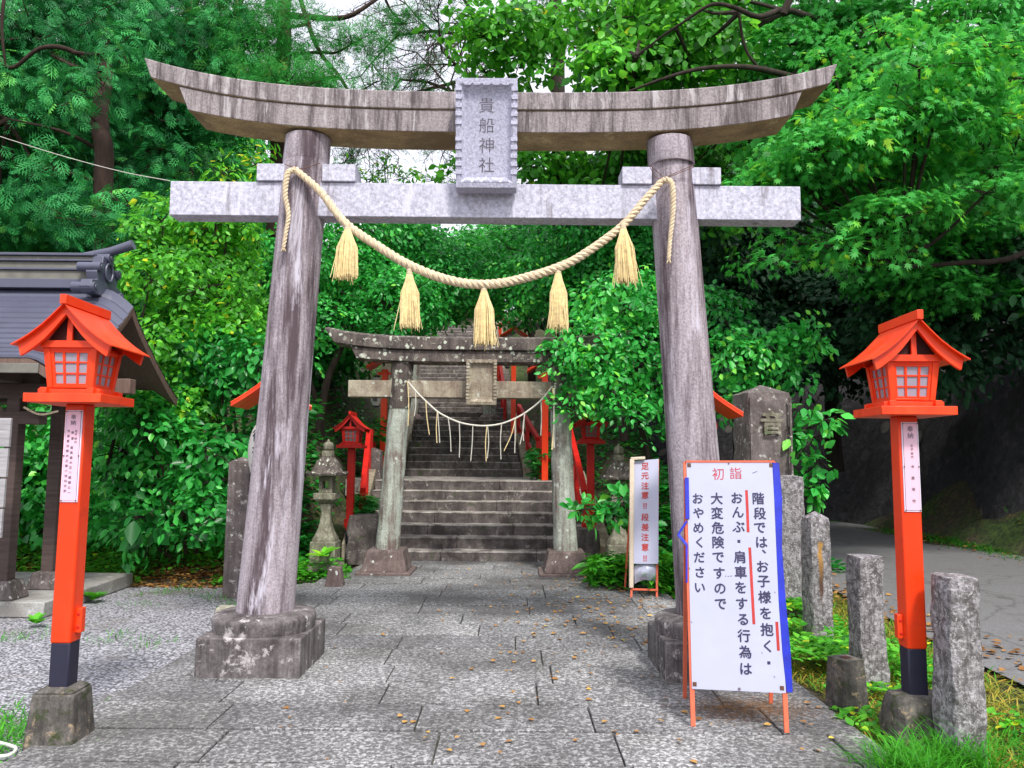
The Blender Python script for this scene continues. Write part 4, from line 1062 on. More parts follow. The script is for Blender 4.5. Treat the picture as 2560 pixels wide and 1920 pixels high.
# small sign
Ys = 8.73
SS = wroot('notice_board', gr(1610, 1497, .03)); tag(SS, 'narrow white warning board with red writing and beige foam edging', 'sign')
yb_, yt_ = Ys, Ys + .22
q = [at(1584, 1409, yb_), at(1646, 1410, yb_), at(1646.5, 1147, yt_), at(1584, 1153, yt_)]
F2, n2 = quadfn(*q)
b = MB(M['board']); sheet(b, F2, M['board'])
W2 = (q[1] - q[0]).length; H2 = (q[3] - q[0]).length
for c, y in zip('足元注意‼段差注意‼', (113, 218, 325, 427, 545, 668, 775, 885, 995, 1118)):
    u, v = uvpix(1560 + 229 * .229, 1140 + y * .229, F2); sz = .088 if c != '‼' else .085
    vs, fs = glyph(c, .022); b.add([F2(u + a_ * sz / W2, v + c_ * sz / H2, .003 + z_ * .06) for a_, c_, z_ in vs], fs, M['redink'])
b.build('front_panel', SS)
for k, (fx, uu) in enumerate(((1578, 0.02), (1642, .98))):
    b = MB(M['orange']); b.bar(gr(fx, 1497, .035), F2(uu, 1, -.012), .024, .014, M['orange'], (0, 1, 0)); b.build('front_leg', SS, .001)
    b = MB(M['orange']); pf = gr(fx, 1497, .035) + Vector((0, .5, 0)); b.bar(pf, F2(uu, 1, -.03), .022, .014, M['orange'], (0, 1, 0)); b.build('rear_leg', SS, .001)
b = MB(M['orange']); b.bar(at(1578, 1473, Ys - .01), at(1645, 1475, Ys - .01), .02, .02, M['orange']); b.build('cross_bar', SS, .001)
b = MB(M['foam']); b.bar(at(1578, 1470, Ys - .03), at(1580, 1148, yt_ - .03), .035, .05, M['foam'], (1, 0, 0)); b.bar(at(1577, 1147, yt_ - .03), at(1613, 1145, yt_ - .03), .035, .035, M['foam']); b.build('foam_edging', SS, .008)
b = MB(M['plastic'])
vs = []; 
for j in range(6):
    for i in range(9):
        a_ = i / 8; c_ = j / 5
        p = at(1586 + 60 * a_, 1460 - 42 * c_ - 10 * math.sin(a_ * 3.1), Ys + .05 - .06 * math.sin(c_ * 3.1) * math.sin(a_ * 3.1)); d = noise.noise_vector(p * 25) * .012; vs.append(p + d)
vs2 = [v_ + Vector((0, .06, 0)) for v_ in vs]
b.add(vs + vs2, [(j * 9 + i, j * 9 + i + 1, (j + 1) * 9 + i + 1, (j + 1) * 9 + i) for j in range(5) for i in range(8)] + [(54 + j * 9 + i, 54 + (j + 1) * 9 + i, 54 + (j + 1) * 9 + i + 1, 54 + j * 9 + i + 1) for j in range(5) for i in range(8)], M['plastic'], True)
o = b.build('weight_bag'); tag(o, 'crumpled pale plastic bag resting on the lower bar of the narrow warning board', 'bag')

# ================================================================== STONES AND POSTS
def stonepost(px, py, w, d, h, label, mat='rough', seed=1, amp=.02, point=.0, taper=.95, rot=0.0, name='stone_post', Y=None, cat='stone post', group='weathered stone fence posts'):
    p = gr(px, py)
    if Y: p = Vector((at(px, py, Y).x, Y, 0))
    b = MB(M[mat]); b.rough(0, 0, -.05, w, d, h + .05, 9, 22, amp, seed, M[mat], taper, point, .3, rot)
    o = b.build(name); o.location = (p.x, p.y, 0)
    tag(o, label, cat, group); return o
stonepost(2046, 1601, .195, .21, 1.06, 'pointed stone post with a rusty streak, just right of the large notice board', seed=2, point=.06, amp=.012, rot=.12)
stonepost(2172, 1718, .195, .2, .90, 'blunt stone post with a square holed block standing at its foot', seed=3, point=.012, amp=.017, rot=.1)
stonepost(2405, 1905, .188, .19, .955, 'thick whitish lichened stone post nearest the road, right of the red lantern', seed=4, point=.015, amp=.022, rot=.1)
stonepost(1976, 1530, .30, .28, 1.40, 'tall stone post with a drilled hole beside the big monument pillar', seed=6, point=.01, amp=.02)
b = MB(M['monument']); 
b.rough(0, 0, -.05, .53, .48, 2.37, 10, 26, .03, 8, M['monument'], .97, .10, .25, .1)
mo = b.build('stone_monument'); pm = at(1903, 1000, 8.75); mo.location = (pm.x, 8.75, 0)
tag(mo, 'tall brown stone monument pillar with a pointed top and a carved character', 'monument')
b = MB(M['lanternstone']); b.text('音', lambda u, v, o: Vector((u, -.262 - o, 1.98 + v)), 0.03, 0, .27, M['lanternstone'], .03, .010); b.build('carved_character', mo)
for x_ in (-.2, .235):
    b = MB(M['monument']); b.box(x_ - .012, x_ + .012, -.272, -.24, .1, 2.26, M['monument']); b.build('edge_moulding', mo, .004)
mr = M['rough'].copy(); mr.name = 'rust_streaked_stone'; M['rough_rust'] = mr
t_ = mr.node_tree; b_s = t_.nodes['Principled BSDF']; src_ = b_s.inputs['Base Color'].links[0].from_socket
v_ = coords(t_); sx_ = N(t_, 'ShaderNodeSeparateXYZ'); t_.links.new(v_, sx_.inputs[0]); nn_ = nz(t_, v_, 9, 4, .6)
def mth(op, a, b2):
    n = N(t_, 'ShaderNodeMath', operation=op)
    for i, q_ in enumerate((a, b2)):
        if isinstance(q_, (int, float)): n.inputs[i].default_value = q_
        else: t_.links.new(q_, n.inputs[i])
    return n.outputs[0]
dx_ = mth('ABSOLUTE', mth('ADD', mth('ADD', sx_.outputs[0], -.0), mth('MULTIPLY', mth('SUBTRACT', nn_, .5), .06)), 0)
mask_ = mixc(t_, 1.0, ramp(t_, dx_, [(.012, Wt), (.026, K)]), mixc(t_, 1.0, ramp(t_, sx_.outputs[2], [(.30, K), (.45, Wt)]), ramp(t_, sx_.outputs[2], [(.84, Wt), (.87, K)]), 'MULTIPLY'), 'MULTIPLY')
mask_ = mixc(t_, 1.0, mask_, ramp(t_, sx_.outputs[1], [(.0, Wt), (.01, K)]), 'MULTIPLY')
t_.links.new(mixc(t_, mask_, src_, mixc(t_, ramp(t_, sx_.outputs[2], [(.5, K), (.75, Wt)]), (.10, .05, .03), (.45, .24, .06))), b_s.inputs['Base Color'])
for o_s in SC.objects:
    if o_s.name.startswith('stone_post') and 'rusty' in o_s.get('label', ''): o_s.data.materials[0] = mr
# squared block with socket
b = MB(M['concrete']); b.frus(0, 0, -.03, .33, .19, .19, .15, .15, M['concrete']); b.box(-.025, .025, -.025, .025, .3295, .334, M['dark'])
o = b.build('stone_block', None, .01); p = gr(2118, 1780); o.location = (p.x, p.y, 0); o.rotation_euler.z = R(20); tag(o, 'short square mossy block with a hole in its top among the roadside weeds', 'stone block')
# left: square post behind the big torii's left pillar
b = MB(M['monument']); b.frus(0, 0, -.03, 1.5, .25, .24, .235, .225, M['monument']); b.pyr(0, 0, 1.5, 1.56, .235, .225, M['monument'])
o = b.build('stone_post', None, .012); o.location = (gr(588, 1490).x + .02, 8.86, 0); o.rotation_euler.z = R(-2); tag(o, 'grey square stone post with a low pyramid top beside the left front pillar', 'stone post', 'weathered stone fence posts')
b = MB(M['whitestone']); b.frus(0, 0, 0, .17, .22, .2, .15, .14, M['whitestone']); o = b.build('stone_block', None, .015); p = gr(565, 1562); o.location = (p.x, p.y, 0); tag(o, 'small pale block behind the left front pillar foot', 'stone block')
b = MB(M['lanternstone']); b.frus(0, 0, 0, .27, .22, .2, .14, .13, M['base2']); o = b.build('stone_marker', None, .012); p = gr(832, 1478); o.location = (p.x, p.y + .1, 0); tag(o, 'small tapered stone marker at the path edge before the stone lantern', 'stone marker')
# newel post on the landing
b = MB(M['step']); b.frus(0, 0, 0, .62, .30, .30, .29, .29, M['monument']); b.pyr(0, 0, .62, .68, .29, .29, M['monument']); p = at(933, 1196, 14.6); o = b.build('stone_post', None, .01); o.location = (p.x, 14.6, p.z - .1); tag(o, 'short grey stone post at the top left of the first flight of steps', 'stone post')
b = MB(M['step']); b.rough(0, 0, 0, .5, .5, .7, 7, 7, .04, 12, M['step'], .95, .02, .4); o = b.build('boulder'); p = gr(895, 1412); o.location = (p.x + .05, 11.75, 0); tag(o, 'dark rough stone beside the lowest steps, behind the left plinth of the smaller torii', 'boulder')
b = MB(M['step']); b.rough(0, 0, 0, .4, .4, .55, 7, 7, .03, 13, M['step'], .95, .02, .4); o = b.build('boulder'); p = gr(1452, 1400); o.location = (p.x, 11.5, 0); tag(o, 'dark rough stone behind the right plinth of the smaller torii', 'boulder')

def stone_lantern(loc, label, plantish=False):
    r = empty('stone_lantern', loc); r.scale = (.68, .68, 1.0); tag(r, label, 'stone lantern', 'old stone lanterns beside the smaller torii')
    m_ = M['lanternstone']
    b = MB(m_); b.rough(0, 0, 0, .62, .5, .20, 8, 4, .03, 5, m_, .9, .0, .4); b.build('footing', r)
    b = MB(m_); b.box(-.25, .25, -.25, .25, .19, .48, m_); b.build('pedestal', r, .02)
    b = MB(m_); pf = [(.235, .48), (.235, .51), (.19, .56), (.14, .64), (.105, .74), (.095, .82), (.105, .90), (.135, .96), (.13, .97)]
    b.lathe(pf, 0, 0, 40, m_, (0, 0), True, .75, math.pi / 40); b.build('shaft', r)
    b = MB(m_); b.frus(0, 0, .97, 1.03, .24, .24, .40, .40, m_); b.box(-.215, .215, -.215, .215, 1.03, 1.115, m_); b.build('shelf', r, .008)
    b = MB(m_)
    for k in range(4):
        b.xf = Matrix.Rotation(k * math.pi / 2, 4, 'Z')
        b.box(-.135, -.065, -.135, -.066, 1.116, 1.335, m_)
        b.box(-.066, .066, -.133, -.068, 1.116, 1.175, m_); b.box(-.066, .066, -.133, -.068, 1.275, 1.335, m_)
    b.xf = None; b.build('fire_box', r, .006)
    b = MB(M['torii2']); n = 16; rings = [(.34, 1.345, .0), (.355, 1.375, .045), (.27, 1.40, .0), (.235, 1.46, 0), (.19, 1.53, 0), (.13, 1.58, 0), (.10, 1.60, 0)]
    vs = []; P = 32
    for rad, z, cu in rings:
        for j in range(P):
            g = 2 * math.pi * (j + .5) / P; c_, s_ = math.cos(g), math.sin(g); sq = max(abs(c_), abs(s_))
            cor = (1 / sq - 1) / .414
            x = rad * c_ / sq; y = rad * s_ / sq
            vs.append((x, y, z + cu * cor ** 2))
    fs = [(i * P + j, i * P + (j + 1) % P, (i + 1) * P + (j + 1) % P, (i + 1) * P + j) for i in range(len(rings) - 1) for j in range(P)] + [tuple(range(P))[::-1], tuple((len(rings) - 1) * P + j for j in range(P))]
    b.add(vs, fs, M['torii2']); b.build('roof_stone', r, .006)
    b = MB(m_); b.box(-.10, .10, -.10, .10, 1.60, 1.68, m_); b.lathe([(.07, 1.68), (.10, 1.70), (.105, 1.75), (.08, 1.79), (.03, 1.80), (.022, 1.835)], 0, 0, 20, m_); b.build('finial', r, .006)
    return r
p = gr(820, 1433)
stone_lantern((at(812, 1400, 10.5).x, 10.5, -.03), 'stone lantern with a square fire box beside the small red lantern post')
p2 = gr(1552, 1425)
r2 = stone_lantern((at(1548, 1400, 10.6).x, 10.6, -.05), 'stone lantern almost hidden by leaves behind the narrow warning board')

# cable across the upper left
cb = MB(M['cord']); cb.tube(catmull([at(-60, 322, 6.6), at(140, 385, 6.3), at(300, 428, 6.0), at(424, 452, 5.72)], 6), .0028, 5, M['cord'])
o = cb.build('overhead_cable'); tag(o, 'thin pale cable running from the left end of the tie beam', 'cable')
b = MB(M['whitehose'])
b.tube(catmull([gr(-30, 1850, .03), gr(20, 1862, .03), gr(40, 1872, .03), gr(22, 1888, .03), gr(-30, 1892, .03)], 6), .009, 8, M['whitehose'])
o = b.build('garden_hose'); tag(o, 'pale hose lying in the grass left of the concrete lantern base', 'hose')

# ================================================================== WATER PAVILION
PV = wroot('water_pavilion', (-6.5, 8.6, 0)); tag(PV, 'timber water pavilion with a slate-blue curved roof at the edge of the gravel court', 'pavilion')
b = MB(M['slab']); pts_ = [(-10, 7.62), (-4.47, 7.58), (-4.55, 9.5), (-10, 9.6)]
b.hexa([(x, y, 0) for x, y in pts_] + [(x, y, .15) for x, y in pts_], M['slab']); b.build('floor_slab', PV, .012)
b = MB(M['wood'])
for (fx, fy, px_, py_) in ((122, 1478, 121, 8.3), ):
    pass
pp = [gr(122, 1470, .15), gr(8, 1510, .15)]
posts = [(pp[0].x, pp[0].y), (at(8, 1500, 7.75).x, 7.75), (pp[0].x - 3.0, pp[0].y), (pp[1].x - 3.0, 7.75)]
for (x, y) in posts:
    b = MB(M['wood']); b.box(x - .065, x + .065, y - .065, y + .065, .3, 2.4, M['wood']); b.build('post', PV, .008)
    b = MB(M['monument']); b.frus(x, y, .15, .33, .34, .3, .24, .24, M['monument']); b.build('post_footing', PV, .015)
RY, RE = 8.35, 1.24       # ridge distance, half span
b = MB(M['wood'])
for y in (7.75, posts[0][1]):
    b = MB(M['wood']); b.box(-9.5, -4.62, y - .07, y + .07, 2.12, 2.27, M['wood']); b.build('beam', PV, .008)
b = MB(M['wood']); b.box(-9.3, -4.70, 7.68, 7.82, 1.86, 1.99, M['wood']); b.build('beam', PV, .008)
for x in (-5.0, -8):
    b = MB(M['wood']); b.box(x - .07, x + .07, 7.2, 9.6, 2.27, 2.40, M['wood']); b.build('cross_beam', PV, .008)
def prf(s_): # s 0 at ridge .. 1 at eave: (dy, z)
    return RE * s_, 3.38 - .95 * (s_ ** .84) + .05 * max(0, s_ - .8) * 3
XE = at(262, 740, RY).x     # end of the straight roof, then the verge droops
XV = at(333, 777, RY).x
NR = 13
b = MB(M['rooftile']); vs = []; fs = []
def drop(x):
    t = max(0, (x - XE) / (XV - XE)); return .20 * t ** 1.5
xs_ = [-10, -9, -8, -7, -6, -5.4, -5.0, XE] + [XE + (XV - XE) * k / 4 for k in (1, 2, 3, 4)]
for sgn in (-1, 1):
    for k in range(NR):
        s0, s1 = k / NR, (k + 1) / NR
        (d0, z0), (d1, z1) = prf(s0), prf(s1 + .006)
        base = len(b.v)
        for x in xs_:
            dr = drop(x)
            b.v += [Vector((x, RY + sgn * d0, z0 - dr + .006)), Vector((x, RY + sgn * d1, z1 - dr + .024)), Vector((x, RY + sgn * d1, z1 - dr - .002))]
        for i in range(len(xs_) - 1):
            a = base + i * 3
            for q_ in ((a, a + 1, a + 4, a + 3), (a + 1, a + 2, a + 5, a + 4)):
                b.f.append(list(q_) if sgn < 0 else list(q_)[::-1]); b.m.append(0); b.smooth.append(False)
rf = b.build('roof', PV)
# underside / thick barge edge
b = MB(M['wood2']); 
for sgn in (-1, 1):
    base = len(b.v)
    for k in range(NR + 1):
        d, z = prf(k / NR)
        for x in (-10, XE, XV):
            b.v.append(Vector((x, RY + sgn * d, z - drop(x) - .006)))
        for x in (XV, XE, -10):
            b.v.append(Vector((x - (.01 if x == XV else 0), RY + sgn * (d - .0), z - drop(x) - .09)))
    for k in range(NR):
        for j in range(5):
            a = base + k * 6 + j
            q_ = (a, a + 1, a + 7, a + 6); b.f.append(list(q_)); b.m.append(0); b.smooth.append(False)
    a = base + NR * 6; b.f.append([a + j for j in range(6)]); b.m.append(0); b.smooth.append(False)
b.build('roof_lining', rf)
b = MB(M['ridge'])
b.box(-10, XE - .10, RY - .13, RY + .13, 3.36, 3.46, M['rooftile']); b.box(-10, XE - .12, RY - .10, RY + .10, 3.46, 3.56, M['ridge']); b.box(-10, XE - .09, RY - .125, RY + .125, 3.56, 3.585, M['rooftile'])
b.box(-10, XE - .12, RY - .09, RY + .09, 3.585, 3.66, M['ridge']); b.box(-10, XE - .09, RY - .12, RY + .12, 3.66, 3.68, M['rooftile']); b.box(-10, XE - .10, RY - .10, RY + .10, 3.68, 3.72, M['ridge'])
b.box(-10, XE - .08, RY - .13, RY + .13, 3.72, 3.75, M['rooftile']); b.v = [v for v in b.v]; b.build('ridge', rf, .005)
b = MB(M['rooftile']); x = XE
oq = [(-.30, 3.28), (.30, 3.28), (.34, 3.34), (.30, 3.42), (.20, 3.44), (.23, 3.52), (.20, 3.60), (.12, 3.64), (.11, 3.72), (-.11, 3.72), (-.12, 3.64), (-.20, 3.60), (-.23, 3.52), (-.20, 3.44), (-.30, 3.42), (-.34, 3.34)]
b.prism([(RY + a, z) for a, z in oq], x - .10, x + .02, M['rooftile'], 'x')
for (a, z, r_) in ((-.28, 3.34, .055), (.28, 3.34, .055), (-.19, 3.58, .052), (.19, 3.58, .052), (0, 3.72, .06)):
    b.tube([(x - .20, RY + a, z), (x + .05, RY + a, z)], r_, 16, M['rooftile']); b.tube([(x + .05, RY + a, z), (x + .062, RY + a, z)], r_ * .55, 12, M['rooftile'])
ring = [(x + .035, RY + .075 * math.cos(g), 3.56 + .10 * math.sin(g)) for g in [i * math.pi / 8 for i in range(17)]]
b.tube(ring, .014, 6, M['rooftile'])
b.build('ridge_ornament', rf, .006)
b = MB(M['rooftile']); b.tube([(x - .25, RY, 3.74), (x + .05, RY, 3.80), (x + .28, RY - .0, 3.88)], [.045, .05, .055], 16, M['rooftile']); b.build('ridge_pole', rf)
# rafters and eave board, carved pendant
b = MB(M['ridge']); d, z = prf(1.0); b.box(-10, XE + .1, RY - d - .02, RY - d + .02, z - .15, z - .06, M['ridge']); b.build('eave_board', PV, .004)
for k in range(9):
    xx = -5.0 - k * .42
    b = MB(M['wood']); d0, z0 = prf(.45); d1, z1 = prf(.97); b.bar((xx, RY - d0, z0 - .13), (xx, RY - d1, z1 - .13), .06, .07, M['wood']); b.build('rafter', PV, .004)
b = MB(M['wood2']); b.box(-5.2, at(332, 965, 8.1).x, 8.03, 8.17, at(300, 985, 8.1).z, at(300, 948, 8.1).z, M['wood2']); b.build('beam', PV, .008)
b = MB(M['cord']); pc = at(278, 905, 7.6)
b.tube([pc + Vector((.05 * math.cos(g), 0, .085 * math.sin(g))) for g in [i * math.pi / 8 for i in range(17)]], .016, 6, M['cord']); b.build('gable_pendant', PV)
b = MB(M['rope']); b.tube(catmull([at(60, 1018, 7.6), at(100, 1036, 7.6), at(145, 1028, 7.6)], 6), .011, 6, M['rope'])
o = b.build('looped_cord'); tag(o, 'sagging cord hanging under the water pavilion beam', 'cord')
for k in range(4):
    b = MB(M['greyboard']); za, zb_ = at(0, 1045 + 76 * k + 72, 7.0).z, at(0, 1045 + 76 * k, 7.0).z
    b.box(at(-90, 1100, 7.0).x, at(23 - 1.5 * k, 1100, 7.0).x, 7.0, 7.03, za, zb_, M['greyboard']); b.build('hanging_board', PV, .004)

# ================================================================== FOLIAGE
def tpl_broad(w=.30, fold=.05, droop=.10):
    v = [(0, 0, 0), (.16, w * .55, fold * .7), (.42, w, fold), (.74, w * .62, fold * .5 - droop * .4), (1, 0, -droop), (.74, -w * .62, fold * .5 - droop * .4), (.42, -w, fold), (.16, -w * .55, fold * .7)]
    return np.array(v), [(0, 4, 3, 2, 1), (0, 7, 6, 5, 4)]
def tpl_maple():
    v = [(0, 0, 0)]; f = []
    for a, l in ((-118, .42), (-62, .72), (-26, .92), (0, 1.0), (26, .92), (62, .72), (118, .42)):
        c, s_ = math.cos(R(a)), math.sin(R(a)); w = .105 * (l + .3)
        i = len(v)
        v += [(.12 + l * .42 * c + w * s_, l * .42 * s_ - w * c, .0), (.12 + l * c, l * s_, -.10 * l), (.12 + l * .42 * c - w * s_, l * .42 * s_ + w * c, .0)]
        f.append((0, i, i + 1, i + 2))
    return np.array(v), f
def tpl_spray():
    """flat scaly conifer spray"""
    v = []; f = []
    def strip(x0, y0, a, l, w):
        c, s_ = math.cos(a), math.sin(a); i = len(v)
        v.extend([(x0 + w * .4 * s_, y0 - w * .4 * c, 0), (x0 + l * .6 * c + w * s_, y0 + l * .6 * s_ - w * c, -.03), (x0 + l * c, y0 + l * s_, -.10), (x0 + l * .6 * c - w * s_, y0 + l * .6 * s_ + w * c, -.03)])
        f.append((i, i + 1, i + 2, i + 3))
    strip(0, 0, 0, 1.0, .030)
    for k, (x, l) in enumerate(((.05, .46), (.24, .50), (.43, .40), (.62, .28))):
        for sg in (-1, 1):
            x2 = x + (.05 if sg > 0 else 0); strip(x2, 0, sg * R(48), l, .034)
            c_, s_ = math.cos(R(48)), math.sin(R(48))
            if l > .42: strip(x2 + l * .45 * c_, sg * l * .45 * s_, sg * R(5), l * .5, .030)
    return np.array(v), f
def tpl_needles():
    v = []; f = []; rr = random.Random(5)
    for k in range(11):
        a = R(rr.uniform(-75, 75)); e = rr.uniform(-.35, .55); l = rr.uniform(.6, 1)
        i = len(v); c, s_ = math.cos(a), math.sin(a)
        v += [(0, 0, 0), (l * c + .035 * s_, l * s_ - .035 * c, e), (l * c - .035 * s_, l * s_ + .035 * c, e)]; f.append((i, i + 1, i + 2))
    return np.array(v), f
def tpl_blade():
    v = [(0, -.03, 0), (0, .03, 0), (.45, .035, .0), (.45, -.035, .0), (.8, .02, -.08), (.8, -.02, -.08), (1, 0, -.2)]
    return np.array(v), [(0, 3, 2, 1), (3, 5, 4, 2), (5, 6, 4)]
def tpl_thin():
    v = [(0, -.011, 0), (0, .011, 0), (.35, .012, .03), (.35, -.012, .03), (.7, .009, -.05), (.7, -.009, -.05), (1, 0, -.28)]
    return np.array(v), [(0, 3, 2, 1), (3, 5, 4, 2), (5, 6, 4)]
TPL = dict(broad=tpl_broad(), wide=tpl_broad(.40, .05, .12), maple=tpl_maple(), spray=tpl_spray(), needle=tpl_needles(), blade=tpl_blade(), thin=tpl_thin(), slim=tpl_broad(.17, .03, .18))

def leaves_mesh(name, P, T, Nn, S, tone, tpl, mat):
    v, f = TPL[tpl]; n = len(P)
    B = np.cross(Nn, T); B /= np.linalg.norm(B, axis=1, keepdims=True) + 1e-9
    Nn = np.cross(T, B)
    V = (P[:, None, :] + (T[:, None, :] * v[None, :, 0:1] + B[:, None, :] * v[None, :, 1:2] + Nn[:, None, :] * v[None, :, 2:3]) * S[:, None, None]).reshape(-1, 3)
    k = len(v); idx = []; starts = []; c = 0
    flat = np.concatenate([np.array(x) for x in f]); sizes = np.array([len(x) for x in f])
    L = (np.arange(n)[:, None] * k + flat[None, :]).ravel()
    tot = len(flat); st = np.concatenate([[0], np.cumsum(sizes)[:-1]])
    ST_ = (np.arange(n)[:, None] * tot + st[None, :]).ravel()
    me = bpy.data.meshes.new(name)
    me.vertices.add(len(V)); me.loops.add(len(L)); me.polygons.add(len(ST_))
    me.vertices.foreach_set('co', V.astype(np.float32).ravel()); me.loops.foreach_set('vertex_index', L.astype(np.int32)); me.polygons.foreach_set('loop_start', ST_.astype(np.int32))
    me.update(calc_edges=True)
    at_ = me.attributes.new('tone', 'FLOAT', 'POINT'); at_.data.foreach_set('value', np.repeat(tone, k).astype(np.float32))
    me.materials.append(mat)
    return me
def norm(a): return a / (np.linalg.norm(a, axis=1, keepdims=True) + 1e-9)
def cloud(rng, lobes, dens, nl, rad, size, tpl, up=.7, droop=.25, shell=.16, jit=.45, tone0=.5, front=.35, flat=.12, clump=.5):
    """leaf clusters over a list of ellipsoid lobes -> arrays"""
    PP = []; TT = []; NN = []; SS_ = []; TO = []
    for lb in lobes:
        c = np.array(lb[0], float); r = np.array(lb[1], float); tl = lb[2] if len(lb) > 2 else 0
        area = 4 * math.pi * ((r[0] * r[1]) ** 1.6 / 3 + (r[0] * r[2]) ** 1.6 / 3 + (r[1] * r[2]) ** 1.6 / 3) ** (1 / 1.6)
        n = max(4, int(area * dens))
        d = norm(rng.normal(size=(n, 3)))
        keep = (d[:, 1] < .25) | (rng.random(n) < front); d = d[keep]; n = len(d)
        # lumpy radius
        ph = rng.random(6) * 6.28
        lump = 1 + .13 * np.sin(d[:, 0] * 5 + ph[0]) * np.cos(d[:, 2] * 6 + ph[1]) + .08 * np.sin(d[:, 1] * 11 + ph[2] + d[:, 0] * 7) + .07 * np.sin(d[:, 2] * 14 + ph[3])
        t = lump * (1 - np.abs(rng.normal(0, shell, n)))
        p = c + d * r * t[:, None]
        nn = norm(d / r)
        m = norm(nn * .75 + np.array([0, 0, 1.0]) * up + rng.normal(size=(n, 3)) * .3)
        ctone = tone0 + tl + rng.normal(0, .5 * clump * .4, n)
        # leaves of each cluster
        k = nl
        a = rng.random((n, k)) * 2 * math.pi; q = np.sqrt(rng.random((n, k)))
        ref = norm(np.cross(m, np.array([.3, .2, 1.0]) + rng.normal(size=(n, 3)) * .1)); b2 = np.cross(m, ref)
        dirn = ref[:, None, :] * np.cos(a)[..., None] + b2[:, None, :] * np.sin(a)[..., None]
        R_ = rad * rng.uniform(.6, 1.25, n)
        pos = p[:, None, :] + dirn * (q * R_[:, None])[..., None] + m[:, None, :] * (rng.normal(0, flat, (n, k)) * R_[:, None] - (q ** 2) * droop * R_[:, None])[..., None]
        tt = dirn + m[:, None, :] * (-droop * q * .8)[..., None] + rng.normal(size=(n, k, 3)) * jit * .6
        tt[..., 2] -= droop * .5
        nv = m[:, None, :] + rng.normal(size=(n, k, 3)) * jit
        PP.append(pos.reshape(-1, 3)); TT.append(norm(tt.reshape(-1, 3))); NN.append(norm(nv.reshape(-1, 3)))
        SS_.append(size * rng.uniform(.6, 1.25, n * k)); TO.append((ctone[:, None] + rng.normal(0, .17, (n, k)) + (q - .5) * .12).ravel())
    T = np.concatenate(TT); Nn = np.concatenate(NN)
    bad = np.abs((T * Nn).sum(1)) > .97; Nn[bad] = norm(np.cross(T[bad], np.array([.6, .5, .6])))
    return np.concatenate(PP), T, Nn, np.concatenate(SS_), np.clip(np.concatenate(TO), 0, 1)

def plant(name, seed, base, lobes, label, cat, mat, tpl, size, dens=7, nl=26, rad=.32, group=None, trunk=None, bark='bark', twigs=True, crown='foliage', kind=None, **kw):
    """lobes in world coordinates; trunk: list of (points, radius0, radius1)"""
    rng = np.random.default_rng(seed); root = wroot(name, base); tag(root, label, cat, group)
    bx = Vector(base)
    P, T, Nn, S, to = cloud(rng, lobes, dens, nl, rad, size, tpl, **kw)
    me = leaves_mesh(crown, P - np.array(bx), T, Nn, S, to, tpl, M[mat])
    o = bpy.data.objects.new(crown, me); SC.collection.objects.link(o); o.parent = root
    b = MB(M[bark]); rr = random.Random(seed)
    if trunk is None:
        trunk = []
    for pts_, r0, r1 in trunk:
        ps = catmull([Vector(p) for p in pts_], 5); n = len(ps)
        ps = [p + noise.noise_vector(p * 1.3) * .05 for p in ps]
        b.tube(ps, [r0 + (r1 - r0) * i / (n - 1) for i in range(n)], 10, M[bark])
    if twigs:
        tp = Vector(trunk[0][0][-1]) if trunk else bx
        for lb in lobes:
            c = Vector(lb[0]); r = lb[1]
            st_ = bx.lerp(c, .3) if not trunk else min((Vector(q) for t_ in trunk for q in t_[0]), key=lambda q: (q - c).length)
            r0 = .012 + .012 * max(r)
            mid = st_.lerp(c, .5) + Vector((rr.uniform(-.2, .2), rr.uniform(-.1, .1), rr.uniform(-.25, .1))) * max(r) * .5
            b.tube(catmull([st_, mid, c], 5), [r0 * 1.5 - r0 * .8 * i / 10 for i in range(11)], 6, M[bark])
            for k in range(7):
                e = c + Vector((rr.uniform(-1, 1) * r[0], rr.uniform(-1, .3) * r[1], rr.uniform(-.8, .9) * r[2])) * .95
                m2 = c.lerp(e, .5) + Vector((rr.uniform(-.1, .1), 0, rr.uniform(-.12, .05)))
                b.tube([c, m2, e], [r0 * .6, r0 * .4, r0 * .15], 5, M[bark])
    if b.v: b.build('trunk' if trunk else 'stems', root)
    return root
def LB(px, py, Y, rx, ry, rz, t=0.0):
    p = at(px, py, Y); return ((p.x, p.y, p.z), (rx, ry, rz), t)
def rnd_lobes(seed, x0, x1, y0, y1, Y0, Y1, n, r0, r1, fl=.75, t=.12):
    rr = random.Random(seed); o = []
    for k in range(n):
        r = rr.uniform(r0, r1)
        o.append(LB(rr.uniform(x0, x1), rr.uniform(y0, y1), rr.uniform(Y0, Y1), r, r * .8, r * fl, rr.uniform(-t, t)))
    return o
def gz(x, y): return height(x, y)

